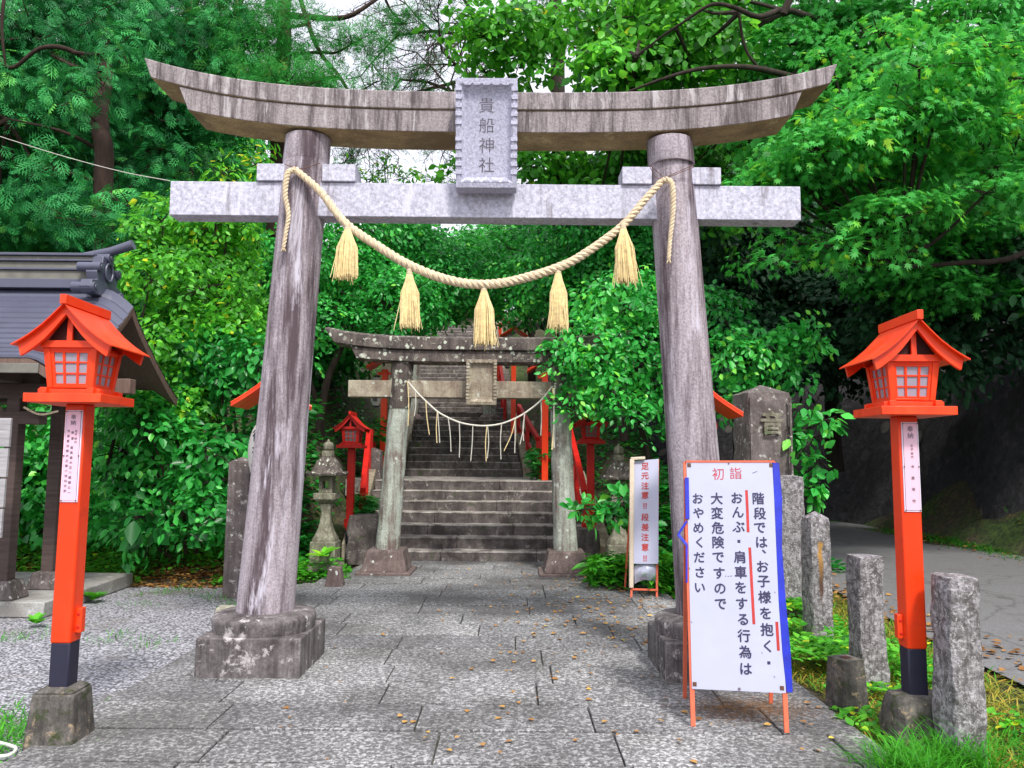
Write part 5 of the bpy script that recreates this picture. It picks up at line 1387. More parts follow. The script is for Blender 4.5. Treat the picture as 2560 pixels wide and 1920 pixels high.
# --- cypress trees, upper left
cy = dict(mat='lf_cypress', tpl='spray', size=.25, nl=15, rad=.36, dens=4.2, up=.30, droop=.8, bark='bark2', group='cypress trees behind the water pavilion', flat=.18, shell=.22)
plant('cypress_tree', 11, (-8.2, 13.5, 1.5), rnd_lobes(11, -80, 320, 60, 560, 11.8, 13.4, 16, .8, 1.3, .6) + rnd_lobes(12, -60, 300, -60, 120, 12, 14, 7, .9, 1.3, .6) + [LB(240, 560, 11.0, .8, .6, .5), LB(330, 520, 11.2, .6, .5, .4, .1), LB(250, 205, 11.2, .65, .5, .35), LB(190, 250, 11.1, .45, .4, .2, .1), LB(300, 120, 11.4, .6, .5, .35), LB(120, 420, 11.0, .6, .5, .3, .05)], 'dark cypress with a thick trunk showing, nearest the upper left', 'tree',
      trunk=[([(at(262, 600, 12.6).x, 12.6, 1.0), at(262, 460, 11.6), at(255, 320, 11.5), at(262, 150, 12.6), at(270, -60, 13.6)], .15, .11), ([at(255, 380, 11.7), at(150, 330, 11.4), at(20, 300, 11.6)], .035, .012), ([at(255, 180, 12.0), at(180, 130, 11.3), at(100, 125, 11.2), at(20, 170, 11.3), at(-20, 100, 11.4)], .045, .02), ([at(250, 200, 11.8), at(190, 170, 11.3), at(130, 140, 11.3)], .04, .02), ([at(12, 0, 11.0), at(8, 80, 11.0), at(12, 160, 11.1)], .025, .015)], **cy)
plant('cypress_tree', 13, (-6.3, 14.5, 2), rnd_lobes(13, 300, 560, -40, 330, 13, 14.6, 15, .8, 1.25, .6) + rnd_lobes(14, 360, 640, 60, 260, 13.5, 14.6, 5, .7, 1.0, .6) + rnd_lobes(15, 260, 470, 330, 520, 13.2, 14.2, 5, .6, .9, .6), 'cypress directly behind the left tip of the top beam', 'tree',
      trunk=[([(at(470, 600, 15).x, 15, 1.5), at(465, 300, 15), at(480, -60, 15)], .22, .12)], **cy)
plant('cypress_tree', 16, (-9.8, 16, 2.5), rnd_lobes(16, -120, 200, 250, 640, 13.6, 15.5, 12, 1.0, 1.5, .7, .1) + rnd_lobes(17, 60, 480, 350, 640, 15.5, 17, 12, 1.0, 1.5, .7, .1), 'cypress behind the pavilion roof, low and dense', 'tree',
      trunk=[([(at(90, 700, 16.5).x, 16.5, 2), at(90, 400, 16.5), at(100, 100, 16.5)], .22, .12)], **cy)
# --- pine / cedar with feathery drooping limbs, top middle
pn = dict(mat='lf_pine', tpl='needle', size=.15, nl=26, rad=.42, dens=4.5, up=.25, droop=.5, bark='bark2', flat=.3, jit=.8, shell=.3)
plant('pine_tree', 21, (at(700, 500, 15).x, 15, 3), [LB(700, 70, 14, 1.0, .9, .5), LB(640, 150, 14, 1.1, .9, .45), LB(745, 190, 14, .7, .7, .3), LB(700, 215, 13.5, 1.2, .9, .4), LB(600, 30, 14, 1.0, .8, .7), LB(880, 110, 14.5, .8, .7, .25), LB(930, 210, 14.5, .5, .5, .2), LB(820, 225, 14, .6, .5, .25), LB(1010, 60, 15.5, .9, .7, .25)],
      'feathery pine left of the name plaque against the bright sky', 'tree', trunk=[([at(690, 600, 15), at(700, 300, 15), at(712, 100, 15), at(715, -80, 15)], .2, .13), ([at(745, -40, 14.6), at(770, 60, 14.5), at(800, 130, 14.4), at(845, 190, 14.3), at(872, 235, 14.3)], .05, .03), ([at(712, 40, 15), at(860, 40, 14.8), at(960, -10, 15)], .07, .03)], group='pines above the beams', **pn)
# airy bare-twigged canopy in front of the sky
def twiggy(name, seed, base, starts, label, n=260, mat='lf_pine', tone=.25):
    rr = random.Random(seed); root = wroot(name, base); tag(root, label, 'tree'); b = MB(M['bark2']); ends = []
    def grow(p, d, L, r, depth):
        k = 3; pts_ = [p]
        for i in range(k):
            d = (d + Vector((rr.uniform(-.35, .35), rr.uniform(-.2, .2), rr.uniform(-.3, .22)))).normalized(); pts_.append(pts_[-1] + d * L / k)
        b.tube(pts_, [r, r * .85, r * .7, r * .5], 5 if depth else 7, M['bark2'], cap=False)
        if depth >= 4: ends.append((pts_[-1], d)); ends.append((pts_[-2], d)); return
        for i in range(1, k + 1):
            for j in range(1 if depth < 1 else (2 if i > 1 else 1)):
                sd_ = d.cross(Vector((0, 1, 0))) * rr.choice((-1, 1)) * rr.uniform(.5, 1.1)
                grow(pts_[i], (d * .8 + sd_ + Vector((0, rr.uniform(-.3, .3), -.08))).normalized(), L * rr.uniform(.5, .7), r * .55, depth + 1)
    for p, e in starts: grow(Vector(p), (Vector(e) - Vector(p)).normalized(), (Vector(e) - Vector(p)).length, .045, 0)
    b.build('trunk', root)
    rng = np.random.default_rng(seed); E = np.array([list(p) for p, _ in ends]); 
    idx = rng.integers(0, len(E), n * 14); P = E[idx] + rng.normal(0, .07, (len(idx), 3)); T = norm(rng.normal(size=(len(idx), 3)) + np.array([0, 0, -.3])); Nn = norm(rng.normal(size=(len(idx), 3)) + np.array([0, -.3, .8]))
    me = leaves_mesh('foliage', P - np.array(base), T, Nn, rng.uniform(.06, .12, len(idx)), np.clip(rng.normal(tone, .15, len(idx)), 0, 1), 'needle', M[mat])
    o = bpy.data.objects.new('foliage', me); SC.collection.objects.link(o); o.parent = root
twiggy('cedar_tree', 31, tuple(at(1190, 300, 16)), [(at(1190, 260, 16), at(1020, 130, 15.5)), (at(1230, 190, 16), at(930, 240, 15.5)), (at(1250, 120, 16), at(1000, 20, 15.5)), (at(1200, 60, 16), at(1100, -60, 15.5)), (at(1220, 230, 16), at(1080, 180, 15.4)), (at(1260, 30, 16), at(1120, 90, 15.4))], 'bare-twigged cedar limbs spread against the sky left of the plaque', 190)
twiggy('cedar_tree', 32, tuple(at(1320, 300, 17)), [(at(1560, 60, 16), at(1420, 40, 16)), (at(1540, 120, 16), at(1430, 130, 15.5)), (at(1230, 400, 19), at(1150, 390, 19)), (at(860, 480, 19), at(850, 420, 19))], 'thin sparse twigs against the sky right of the plaque and below the top beam', 80)
# --- broadleaf wall, left between pavilion and the large gate
br = dict(mat='lf_bright', tpl='broad', size=.095, nl=28, rad=.30, dens=10, up=.55, droop=.45, group='leafy shrubs on the left slope')
plant('broadleaf_shrub', 41, (-4.6, 10.6, .3), rnd_lobes(41, 380, 640, 600, 900, 10.2, 11.4, 11, .45, .8, .8) + rnd_lobes(42, 400, 600, 520, 640, 10.5, 11.4, 5, .4, .6, .8, .1), 'yellow-green shrub with a few golden leaves left of the large gate pillar', 'shrub', tone0=.55, **br)
plant('broadleaf_shrub', 43, (-5.6, 10.4, .2), rnd_lobes(43, 320, 480, 680, 1050, 9.9, 10.9, 9, .4, .65, .8, .1), 'shrub beside the pavilion roof verge', 'shrub', tone0=.5, **br)
gl = dict(mat='lf_gloss', tpl='broad', size=.125, nl=24, rad=.34, dens=9, up=.5, droop=.5, group='broad-leaved undergrowth left of the gate')
plant('glossy_shrub', 44, (-4.2, 10.2, .1), rnd_lobes(44, 300, 600, 1000, 1330, 9.6, 10.4, 12, .35, .6, .8, .08), 'large glossy-leaved bush low behind the left red lantern post', 'shrub', tone0=.5, **gl)
plant('glossy_shrub', 45, (-3.3, 10.2, .1), rnd_lobes(45, 480, 660, 820, 1300, 9.9, 10.6, 9, .35, .6, .8, .08), 'glossy dark bush behind the square stone post on the left', 'shrub', tone0=.42, **gl)
plant('fatsia_plant', 46, tuple(gr(368, 1440)), [LB(362, 1290, 9.3, .26, .25, .14)], 'dark plant with very large drooping leaves near the gravel edge', 'plant', 'lf_gloss', 'broad', .24, dens=8, nl=7, rad=.2, droop=.8, tone0=.1, up=.8)
# undergrowth behind the pavilion
plant('woodland_shrub', 47, (-6.8, 10.8, .4), rnd_lobes(47, -60, 330, 1000, 1380, 10.8, 12.0, 18, .5, .8, .8, .1), 'dense green undergrowth seen under the pavilion roof', 'shrub', 'lf_gloss', 'wide', .13, dens=8, nl=20, rad=.32, tone0=.55, group='broad-leaved undergrowth left of the gate', droop=.5)
# --- camellia wood: behind and over the stairs
cm = dict(mat='lf_gloss', tpl='broad', size=.10, nl=30, rad=.34, dens=8.5, up=.55, droop=.35)
plant('camellia_tree', 51, (at(900, 1000, 15.5).x - 1.0, 15.5, 1.6), rnd_lobes(51, 800, 1010, 560, 800, 13.8, 16, 15, .6, 1.0, .7, .12) + [LB(760, 640, 13.5, .8, .7, .7), LB(790, 800, 13.2, .6, .6, .5)], 'glossy camellia arching over the stairs from the left', 'tree', group='camellias over the stairs',
      trunk=[([at(800, 1120, 14.5), at(812, 980, 14.4), at(860, 850, 14.6), at(930, 740, 15)], .09, .04), ([at(790, 1000, 14.2), at(770, 880, 14), at(830, 790, 14)], .05, .02), ([at(700, 900, 13.8), at(800, 830, 13.8), at(1000, 810, 14.5)], .04, .02)], **cm)
plant('camellia_tree', 52, (at(1150, 900, 18).x, 18.5, 2.4), rnd_lobes(52, 980, 1330, 575, 760, 15, 18.5, 20, .7, 1.1, .65, .1) + rnd_lobes(53, 1000, 1140, 740, 800, 17.5, 20, 4, .35, .5, .5, 0), 'dense camellia crown filling the gap under the sagging rope', 'tree', group='camellias over the stairs',
      trunk=[([at(1330, 980, 18.5), at(1320, 800, 18), at(1200, 700, 17.5)], .10, .04)], **cm)
plant('camellia_tree', 54, (at(1480, 1000, 15.5).x, 15.5, 1.8), rnd_lobes(54, 1300, 1640, 575, 800, 13.5, 16, 18, .6, 1.0, .7, .12), 'camellia crown on the right below the tie beam', 'tree', group='camellias over the stairs',
      trunk=[([at(1560, 1100, 15), at(1540, 900, 15), at(1500, 700, 15)], .09, .04), ([at(1620, 620, 14), at(1560, 560, 14.2), at(1540, 480, 14.4)], .05, .03)], **cm)
# the bush that hangs over the smaller torii's right side
bs = dict(mat='lf_gloss', tpl='broad', size=.10, nl=26, rad=.28, dens=11, up=.5, droop=.45, group='evergreen bushes at the right of the smaller torii')
plant('evergreen_bush', 61, (2.0, 10.6, 0), [LB(1560, 760, 10.6, .75, .6, .55, .06), LB(1480, 850, 10.4, .6, .5, .4, .05), LB(1400, 880, 10.2, .35, .35, .2, .02), LB(1600, 900, 10.5, .7, .55, .5, .0), LB(1510, 960, 10.3, .5, .4, .3, 0), LB(1420, 1000, 10.1, .25, .25, .12, .05), LB(1590, 1040, 10.2, .5, .4, .3, -.1), LB(1640, 800, 10.8, .6, .5, .7, 0), LB(1660, 980, 10.8, .5, .4, .6, -.1), LB(1430, 900, 10.1, .4, .3, .25, .05)],
      'bright evergreen bush hanging over the right end of the smaller torii', 'bush', trunk=[([at(1650, 1380, 10.9), at(1620, 1150, 10.8), at(1580, 950, 10.6)], .06, .03)], tone0=.6, **bs)
plant('evergreen_bush', 62, (1.3, 9.9, 0), [LB(1560, 1240, 9.6, .26, .24, .13, .05), LB(1490, 1265, 9.5, .2, .18, .10, .05), LB(1530, 1290, 9.5, .25, .2, .12, .0), LB(1580, 1300, 9.6, .22, .2, .12, 0), LB(1450, 1275, 9.4, .13, .1, .05, .1)], 'spray of large leaves in front of the dim right red lantern post', 'bush', trunk=[([at(1600, 1420, 9.9), at(1580, 1330, 9.8), at(1560, 1260, 9.6)], .02, .012)], **dict(bs, size=.14, dens=14, nl=9, rad=.16, tone0=.5))
plant('evergreen_bush', 63, (3.3, 10.2, 0), [LB(1820, 900, 9.8, .55, .45, .4, .1), LB(1900, 870, 9.8, .5, .4, .3, .1), LB(1980, 850, 9.7, .42, .35, .22, .05), LB(2035, 838, 9.6, .25, .22, .12, .05), LB(1850, 980, 9.9, .5, .4, .3, 0), LB(1800, 780, 10.2, .5, .4, .4, -.1), LB(1950, 920, 9.9, .4, .3, .25, 0)], 'bush spreading to the right behind the stone monument pillar', 'bush', trunk=[([at(1850, 1250, 10), at(1850, 1050, 10), at(1870, 900, 9.9)], .05, .025)], tone0=.5, **bs)
plant('evergreen_bush', 64, (3.5, 9.0, 0), [LB(2000, 1050, 8.6, .2, .2, .3, .05), LB(2040, 1090, 8.6, .2, .2, .22, .05), LB(1995, 1130, 8.6, .22, .2, .25, .05), LB(2045, 1160, 8.6, .15, .15, .13, .1), LB(2020, 1200, 8.6, .16, .15, .16, .05), LB(2075, 1045, 8.6, .1, .1, .05, .2), LB(2030, 1235, 8.6, .07, .07, .08, .1)], 'leafy sprig hanging beside the right edge of the stone monument pillar', 'bush', trunk=[([at(1960, 1330, 8.9), at(1970, 1200, 8.8), at(1990, 1080, 8.7)], .02, .012)], **dict(bs, size=.13, dens=16, nl=8, rad=.14, tone0=.55))
# --- canopy, upper middle and right
cn = dict(mat='lf_bright', tpl='wide', size=.15, nl=20, rad=.42, dens=5.0, up=.5, droop=.5, shell=.3, group='broadleaf canopy over the top beam')
plant('broadleaf_tree', 71, (at(1400, 700, 15).x, 15, 2.5), rnd_lobes(71, 1180, 1400, 30, 200, 12.5, 14, 6, .5, .8, .6, .1) + rnd_lobes(72, 1320, 1560, 380, 470, 14, 16, 8, .5, .8, .7, .1) + [LB(1210, 100, 13, .6, .5, .35), LB(1300, 150, 13, .5, .4, .7), LB(1160, 440, 14, .3, .3, .45)], 'broadleaf tree with bright leaves just right of the plaque top', 'tree', trunk=[([at(1410, 700, 15.5), at(1400, 400, 15.4), at(1390, 100, 15.3), at(1385, -60, 15.3)], .18, .12)], tone0=.42, **cn)
plant('broadleaf_tree', 73, (at(1700, 700, 14).x, 14, 1.5), rnd_lobes(73, 1500, 1950, -60, 240, 11, 13.5, 22, .6, 1.0, .55, .12) + rnd_lobes(74, 1450, 1800, 330, 560, 13.5, 15.5, 12, .6, 1.0, .7, .08), 'spreading tree with long dark limbs above the right of the top beam', 'tree', trunk=[([at(1560, 235, 10.4), at(1680, 190, 10.1), at(1800, 165, 10.1), at(1900, 168, 10.3), at(2000, 200, 11)], .015, .05), ([at(1590, 140, 10.6), at(1690, 70, 10.2), at(1770, 15, 10.0), at(1840, 25, 10.0), at(1900, 42, 10.1), at(1975, 30, 10.6), at(2100, 60, 11.6)], .012, .05), ([at(1960, 40, 10.3), at(1990, -40, 10.3)], .05, .05), ([at(1850, 30, 10.1), at(1870, 120, 10.2), at(1900, 168, 10.3)], .02, .02), ([at(1990, 195, 10.9), at(2150, 160, 12), at(2350, 60, 12.6), (11.8, 13.2, 6.2)], .10, .2)], tone0=.40, **cn)
mp = dict(mat='lf_maple', tpl='maple', size=.085, nl=22, rad=.30, dens=11, up=.75, droop=.35, flat=.08, jit=.30, group='maples beside the road')
def layered(seed, x0, x1, y0, y1, Y0, Y1, n, r0, r1, t=.12):
    rr = random.Random(seed); o = []
    for k in range(n):
        r = rr.uniform(r0, r1); o.append(LB(rr.uniform(x0, x1), rr.uniform(y0, y1), rr.uniform(Y0, Y1), r, r * .8, r * .26, rr.uniform(-t, t)))
    return o
plant('maple_tree', 81, (10.4, 10.8, 3.7), layered(81, 2060, 2620, 60, 620, 8.4, 10.4, 40, .4, .75) + layered(82, 1960, 2250, 300, 640, 8.6, 9.8, 16, .35, .6) + layered(83, 1850, 2120, 380, 560, 9.0, 10, 8, .25, .45) + layered(86, 1900, 2100, 590, 660, 8.8, 9.6, 6, .2, .35), 'large maple with star-shaped leaves spreading beside the right end of the beams', 'tree',
      trunk=[([(10.4, 10.8, 3.7), (9.6, 10.7, 4.3), (8.2, 10.4, 4.9), (6.4, 10.1, 5.2)], .17, .05), ([(9.6, 10.7, 4.3), (8.6, 10.2, 5.6), (7.6, 10, 7)], .1, .04), ([(8.2, 10.4, 4.9), (6.4, 9.8, 4.2), (4.8, 9.4, 4.0)], .06, .02)], tone0=.55, **mp)
plant('maple_tree', 84, (9.5, 13, 3), layered(84, 1950, 2650, -120, 420, 10.6, 13, 34, .6, 1.1) + layered(85, 2150, 2650, 400, 760, 11, 13, 20, .6, 1.0, .05), 'taller maple behind, reaching the top right corner', 'tree', trunk=[([(9.8, 13.2, 2.5), (9.6, 13, 5), (9, 12.5, 8.5)], .16, .07)], **dict(mp, size=.10, tone0=.38))
# --- deep shade woods behind the road
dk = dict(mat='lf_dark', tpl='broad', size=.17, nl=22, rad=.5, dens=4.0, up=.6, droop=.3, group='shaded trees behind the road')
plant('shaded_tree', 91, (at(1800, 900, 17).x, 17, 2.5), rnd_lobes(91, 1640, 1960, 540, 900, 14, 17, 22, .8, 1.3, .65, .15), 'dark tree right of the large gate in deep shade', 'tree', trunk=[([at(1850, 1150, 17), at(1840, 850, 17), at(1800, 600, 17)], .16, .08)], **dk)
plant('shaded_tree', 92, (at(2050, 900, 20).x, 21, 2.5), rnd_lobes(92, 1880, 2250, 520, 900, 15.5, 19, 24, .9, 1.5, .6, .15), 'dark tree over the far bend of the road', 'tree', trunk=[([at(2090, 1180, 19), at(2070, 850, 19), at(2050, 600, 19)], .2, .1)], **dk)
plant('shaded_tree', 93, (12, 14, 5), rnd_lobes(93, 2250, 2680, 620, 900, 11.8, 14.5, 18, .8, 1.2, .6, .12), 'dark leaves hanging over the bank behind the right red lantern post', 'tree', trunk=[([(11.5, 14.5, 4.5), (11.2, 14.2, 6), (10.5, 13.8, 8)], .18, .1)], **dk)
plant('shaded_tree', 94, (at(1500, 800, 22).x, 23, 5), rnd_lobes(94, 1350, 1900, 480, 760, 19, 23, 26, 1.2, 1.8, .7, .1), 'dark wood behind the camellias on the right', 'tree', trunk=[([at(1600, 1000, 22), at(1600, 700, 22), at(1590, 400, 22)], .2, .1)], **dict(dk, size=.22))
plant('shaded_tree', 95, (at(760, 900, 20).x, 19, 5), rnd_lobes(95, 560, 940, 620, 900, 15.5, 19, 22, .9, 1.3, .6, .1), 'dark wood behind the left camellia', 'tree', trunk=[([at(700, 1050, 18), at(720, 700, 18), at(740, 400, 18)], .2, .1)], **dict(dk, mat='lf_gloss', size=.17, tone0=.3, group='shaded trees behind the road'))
# behind the stair head and along the skyline
b_ = dict(mat='lf_gloss', tpl='broad', size=.24, nl=22, rad=.7, dens=2.2, up=.6, droop=.3, tone0=.35)
plant('far_tree', 96, (at(1050, 800, 36).x, 37, 9), rnd_lobes(96, 800, 1500, 620, 760, 33, 38, 30, 1.6, 2.3, .6, .1), 'round-crowned trees on the hilltop behind the shrine building', 'tree', trunk=[([at(1000, 900, 37), at(1000, 700, 37), at(1000, 560, 37)], .3, .15)], **b_)
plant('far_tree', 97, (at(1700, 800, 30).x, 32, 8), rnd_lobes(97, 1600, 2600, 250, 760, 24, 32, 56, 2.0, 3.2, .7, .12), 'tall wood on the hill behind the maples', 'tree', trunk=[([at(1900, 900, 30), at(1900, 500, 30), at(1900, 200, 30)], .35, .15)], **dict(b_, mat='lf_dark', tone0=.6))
plant('far_tree', 98, (at(400, 800, 24).x, 26, 6), rnd_lobes(98, -150, 560, 150, 760, 20, 26, 52, 1.5, 2.4, .7, .12) + rnd_lobes(99, 500, 900, 680, 800, 20, 24, 10, 1.0, 1.4, .6, .12), 'tall wood on the hill behind the cypresses', 'tree', trunk=[([at(400, 900, 25), at(400, 500, 25), at(400, 100, 25)], .35, .15)], **b_)
plant('young_shrub', 99, (at(1000, 500, 17).x, 17, 5), [LB(1010, 445, 16.5, .5, .4, .22, .2), LB(930, 450, 16.5, .35, .3, .25, .2), LB(860, 445, 15, .35, .3, .3, .1), LB(960, 410, 16.5, .22, .2, .4, .1), LB(1090, 450, 17, .5, .4, .12, .1), LB(640, 410, 13.5, .5, .4, .35, .3), LB(560, 430, 13, .4, .3, .2, .3)], 'thin upright shrub tops seen against the sky between the two beams', 'shrub', 'lf_bright', 'slim', .15, dens=9, nl=10, rad=.3, tone0=.45, droop=.3, shell=.35)

# --- ground cover: weeds, grass, bamboo grass, litter
def scatter(name, n, region, mat, tpl, size, seed, label, tone0=.5, tilt=.5, cl=None, zoff=.0, kind='stuff', cat='grass'):
    """region: function rng -> (x, y) arrays"""
    rng = np.random.default_rng(seed); x, y = region(rng, n); x = np.asarray(x); y = np.asarray(y); n = len(x)
    z = np.array([height(a, b_) for a, b_ in zip(x, y)]) + .0
    P = np.stack([x, y, z + zoff + rng.uniform(0, .015, n)], 1)
    a = rng.random(n) * 6.283
    up_ = rng.uniform(tilt * .4, tilt * 1.6, n)
    T = norm(np.stack([np.cos(a), np.sin(a), up_], 1)); Nn = norm(np.stack([-np.cos(a) * up_, -np.sin(a) * up_, np.ones(n)], 1) + rng.normal(size=(n, 3)) * .2)
    me = leaves_mesh(name, P, T, Nn, size * rng.uniform(.5, 1.3, n), np.clip(rng.normal(tone0, .22, n), 0, 1), tpl, M[mat])
    o = bpy.data.objects.new(name, me); SC.collection.objects.link(o); tag(o, label, cat, None, kind); return o
def rect(x0, x1, y0, y1, clump=0, cs=.2):
    def f(rng, n):
        if clump:
            cx = rng.uniform(x0, x1, clump); cy_ = rng.uniform(y0, y1, clump); i = rng.integers(0, clump, n)
            return cx[i] + rng.normal(0, cs, n), cy_[i] + rng.normal(0, cs, n)
        return rng.uniform(x0, x1, n), rng.uniform(y0, y1, n)
    return f
def clipto(f, ok):
    def g(rng, n):
        x, y = f(rng, n); k = np.array([ok(a, b_) for a, b_ in zip(x, y)]); return x[k], y[k]
    return g
verge = lambda x, y: x > pr(y) + .05 + .08 * math.sin(y * 5) and x < interp(y, [(-12, 3.55), (3, 3.45), (6, 3.6), (10, 3.95)]) - .05
scatter('dry_grass', 22000, clipto(rect(1.9, 3.9, 2.8, 9.5), verge), 'lf_dry', 'blade', .10, 201, 'yellowing trampled grass of the strip between path and road', .6, .6)
scatter('green_grass', 5500, clipto(rect(1.9, 3.9, 2.8, 9.5, 40, .16), verge), 'lf_grass', 'blade', .11, 202, 'fresh green grass tufts between path and road', .6, 1.0)
scatter('leafy_weeds', 2600, clipto(rect(1.95, 3.3, 3.0, 9.0, 34, .13), verge), 'lf_bright', 'wide', .055, 203, 'small leafy weeds around the roadside stone posts', .6, .5, zoff=.06, cat='weeds')
scatter('leafy_weeds', 2600, clipto(rect(2.0, 2.9, 5.2, 8.0, 14, .12), verge), 'lf_bright', 'wide', .06, 213, 'taller leafy weeds behind the large notice board', .55, .5, zoff=.16, cat='weeds')
scatter('fallen_leaves', 330, lambda rng, n: (lambda y: (rng.uniform(-2.4, 2.2, n) ** 1 * .5 + rng.choice([-.2, 1.1, 1.1], n), y))(rng.uniform(2.8, 11.4, n)), 'lf_fall', 'wide', .04, 204, 'scattered orange and yellow fallen leaves on the paving', .5, .12, zoff=.075, cat='leaves')
scatter('leaf_litter', 9000, rect(-7.5, -2.7, 9.4, 11.0), 'lf_fall', 'wide', .055, 205, 'brown leaf litter along the foot of the left slope', .3, .2, zoff=.01, cat='leaves')
scatter('leaf_litter', 2200, clipto(rect(1.0, 3.4, 8.4, 11.5), lambda x, y: x > pr(y)), 'lf_fall', 'wide', .055, 206, 'orange leaf litter round the narrow warning board', .5, .2, zoff=.01, cat='leaves')
scatter('ground_cover', 9000, rect(-8.5, -2.6, 9.7, 11.3, 90, .22), 'lf_bright', 'wide', .07, 207, 'low green ground cover at the foot of the left slope', .45, .5, zoff=.05, cat='ground cover')
scatter('grass_tufts', 1100, rect(-4.3, -2.7, 6.5, 9.3, 15, .13), 'lf_grass', 'blade', .07, 208, 'sparse grass tufts growing in the gravel', .5, 1.2)
scatter('grass_tufts', 2500, lambda rng, n: (rng.normal(-2.95, .2, n), rng.normal(4.3, .28, n)), 'lf_grass', 'blade', .09, 209, 'grass beside the left concrete lantern base', .6, .8)
scatter('slope_plants', 22000, clipto(rect(-12, 5, 10.8, 24), lambda x, y: abs(x - cxs(y)) > 1.95 + (.3 if y > 11 else 0)), 'lf_gloss', 'wide', .12, 210, 'low plants covering the wooded slope', .4, .5, zoff=.05, cat='ground cover')
scatter('bank_weeds', 9000, lambda rng, n: (rng.normal(8.5, .22, n), rng.uniform(6, 22, n)), 'lf_grass', 'blade', .16, 211, 'rough weeds along the foot of the dark bank', .35, .7, cat='weeds')
scatter('pine_litter', 2600, lambda rng, n: (rng.normal(1.42, .20, n), rng.normal(4.85, .12, n)), 'lf_fall', 'thin', .05, 214, 'brown needle litter under the large notice board', .05, .1, zoff=.08, cat='leaves')
scatter('fallen_leaves', 260, lambda rng, n: (rng.normal(1.15, .5, n), rng.uniform(6.5, 10.8, n)), 'lf_fall', 'wide', .05, 215, 'orange fallen leaves gathered along the right side of the paving', .5, .12, zoff=.075, cat='leaves')
scatter('leaf_litter', 1500, lambda rng, n: (np.concatenate([rng.normal(8.35, .35, n // 2), rng.normal(3.95, .22, n - n // 2)]), rng.uniform(3.5, 20, n)), 'lf_fall', 'wide', .07, 216, 'dry leaves drifted along both edges of the road', .25, .15, zoff=.045, cat='leaves')
# bamboo grass and ferns by the right plinth
def bamboo(seed, px0, px1, py0, py1, Y0, Y1, n, label, mat='lf_grass', tpl='slim', size=.15, name='bamboo_grass', tone0=.5):
    rng = np.random.default_rng(seed); PP = []; TT = []; NN = []
    for k in range(n):
        Y = rng.uniform(Y0, Y1); p = at(rng.uniform(px0, px1), rng.uniform(py0, py1), Y)
        if p.z < .05: p.z = .05
        for j in range(7):
            a = rng.uniform(0, 6.28); PP.append(list(p)); t = [math.cos(a), math.sin(a), rng.uniform(-.3, .25)]; TT.append(t); NN.append([-t[0] * t[2], -t[1] * t[2], 1])
    P = np.array(PP) + rng.normal(0, .03, (len(PP), 3)); T = norm(np.array(TT)); Nn = norm(np.array(NN) + rng.normal(size=P.shape) * .25)
    me = leaves_mesh(name, P, T, Nn, size * rng.uniform(.6, 1.2, len(P)), np.clip(rng.normal(tone0, .2, len(P)), 0, 1), tpl, M[mat])
    o = bpy.data.objects.new(name, me); SC.collection.objects.link(o); tag(o, label, 'ground cover', None, 'stuff'); return o
bamboo(301, 1470, 1600, 1390, 1460, 9.1, 10.2, 170, 'bamboo grass growing left of the narrow warning board')
bamboo(302, 1640, 1720, 1380, 1490, 8.8, 10.0, 130, 'bamboo grass growing right of the narrow warning board')
bamboo(303, 1600, 1730, 1180, 1400, 10.5, 11.2, 160, 'taller greenery behind the narrow warning board', 'lf_gloss', 'broad', .14, 'undergrowth', .4)
bamboo(304, 895, 925, 1240, 1330, 11.9, 12.6, 60, 'ferns beside the lowest steps', 'lf_pine', 'spray', .22, 'fern_growth', .5)
bamboo(305, 700, 870, 1400, 1460, 9.7, 10.6, 80, 'low weeds round the stone lantern footing', 'lf_grass', 'wide', .07, 'undergrowth', .5)
bamboo(306, 650, 790, 1000, 1400, 11.2, 12.2, 240, 'dark greenery behind the stone lantern', 'lf_gloss', 'broad', .14, 'undergrowth', .3)
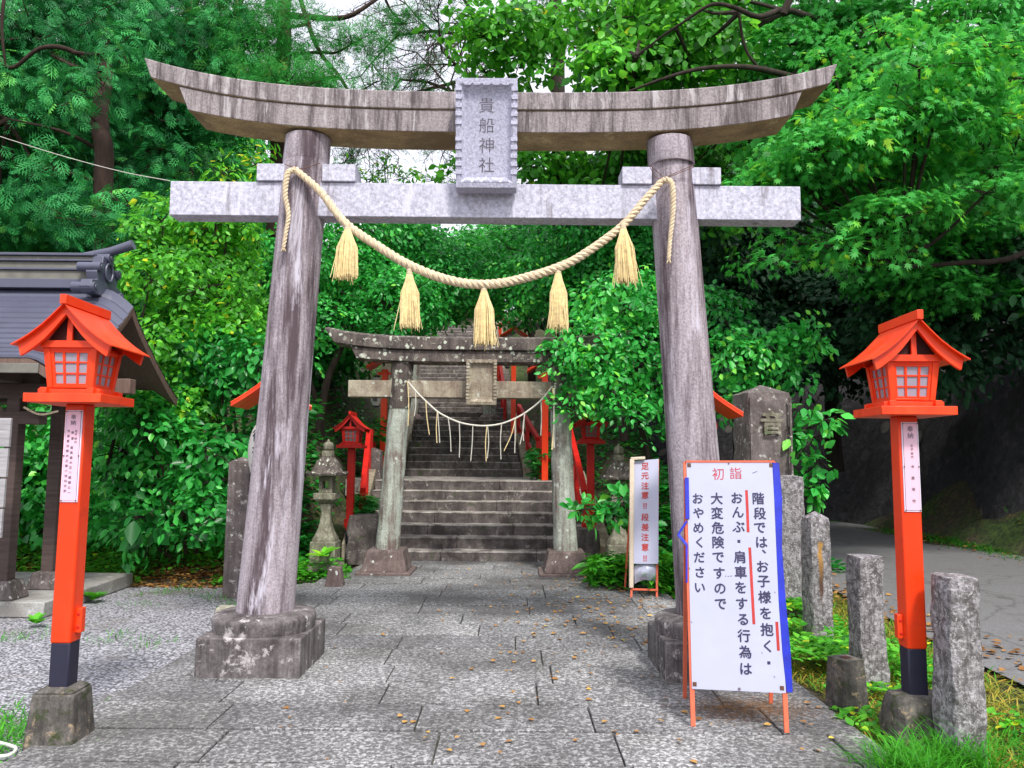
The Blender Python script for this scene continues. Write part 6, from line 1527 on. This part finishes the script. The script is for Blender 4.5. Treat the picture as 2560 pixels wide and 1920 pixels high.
bamboo(307, 840, 960, 1050, 1250, 15.0, 17.0, 130, 'fern greenery beside the first landing', 'lf_gloss', 'slim', .2, 'fern_growth', .35)
bamboo(308, 1330, 1420, 1120, 1200, 14.5, 16.0, 80, 'green plants right of the first landing', 'lf_gloss', 'slim', .2, 'undergrowth', .4)
# single small plants
def rosette(loc, n, size, mat, label, name='leafy_plant', tpl='slim', tone0=.8, tilt=.5, spread=0):
    rng = np.random.default_rng(int(size * 1000) + n); a = np.linspace(0, 6.283 * (1 - 1 / n), n) + rng.normal(0, .15, n); up_ = rng.uniform(tilt * .5, tilt * 1.6, n)
    T = norm(np.stack([np.cos(a), np.sin(a), up_], 1)); Nn = norm(np.stack([-np.cos(a) * up_, -np.sin(a) * up_, np.ones(n)], 1))
    P = np.zeros((n, 3)); P[:, 2] = rng.uniform(0, .03, n); P[:, :2] = rng.normal(0, 1, (n, 2)) * spread
    me = leaves_mesh(name, P, T, Nn, size * rng.uniform(.75, 1.15, n), np.clip(rng.normal(tone0, .1, n), 0, 1), tpl, M[mat])
    o = bpy.data.objects.new(name, me); SC.collection.objects.link(o); o.location = loc; tag(o, label, 'plant'); return o
rosette(at(809, 1392, 10.15), 12, .24, 'lf_bright', 'lime-green rosette plant in front of the stone lantern pedestal', tone0=.85)
rosette(gr(2275, 1960, .0), 560, .24, 'lf_grass', 'thick tuft of long green grass before the right red lantern post', 'grass_tuft', 'thin', .6, 1.1, .085)
rosette(gr(2400, 1930, .0), 300, .26, 'lf_grass', 'grass tuft at the foot of the thick whitish stone post', 'grass_tuft', 'thin', .55, 1.2, .09)
rosette(gr(232, 1500, .03), 16, .14, 'lf_bright', 'small leafy weed at the corner of the pavilion slab', 'leafy_weed', 'wide', .55, .7)
rosette(gr(92, 1560, .03), 14, .10, 'lf_bright', 'small leafy weed in front of the pavilion slab', 'leafy_weed', 'wide', .6, .7)
rosette(gr(520, 1410, .08), 22, .20, 'lf_bright', 'low broad-leaved plant at the gravel edge left of the square stone post', 'leafy_plant', 'wide', .5, .8)
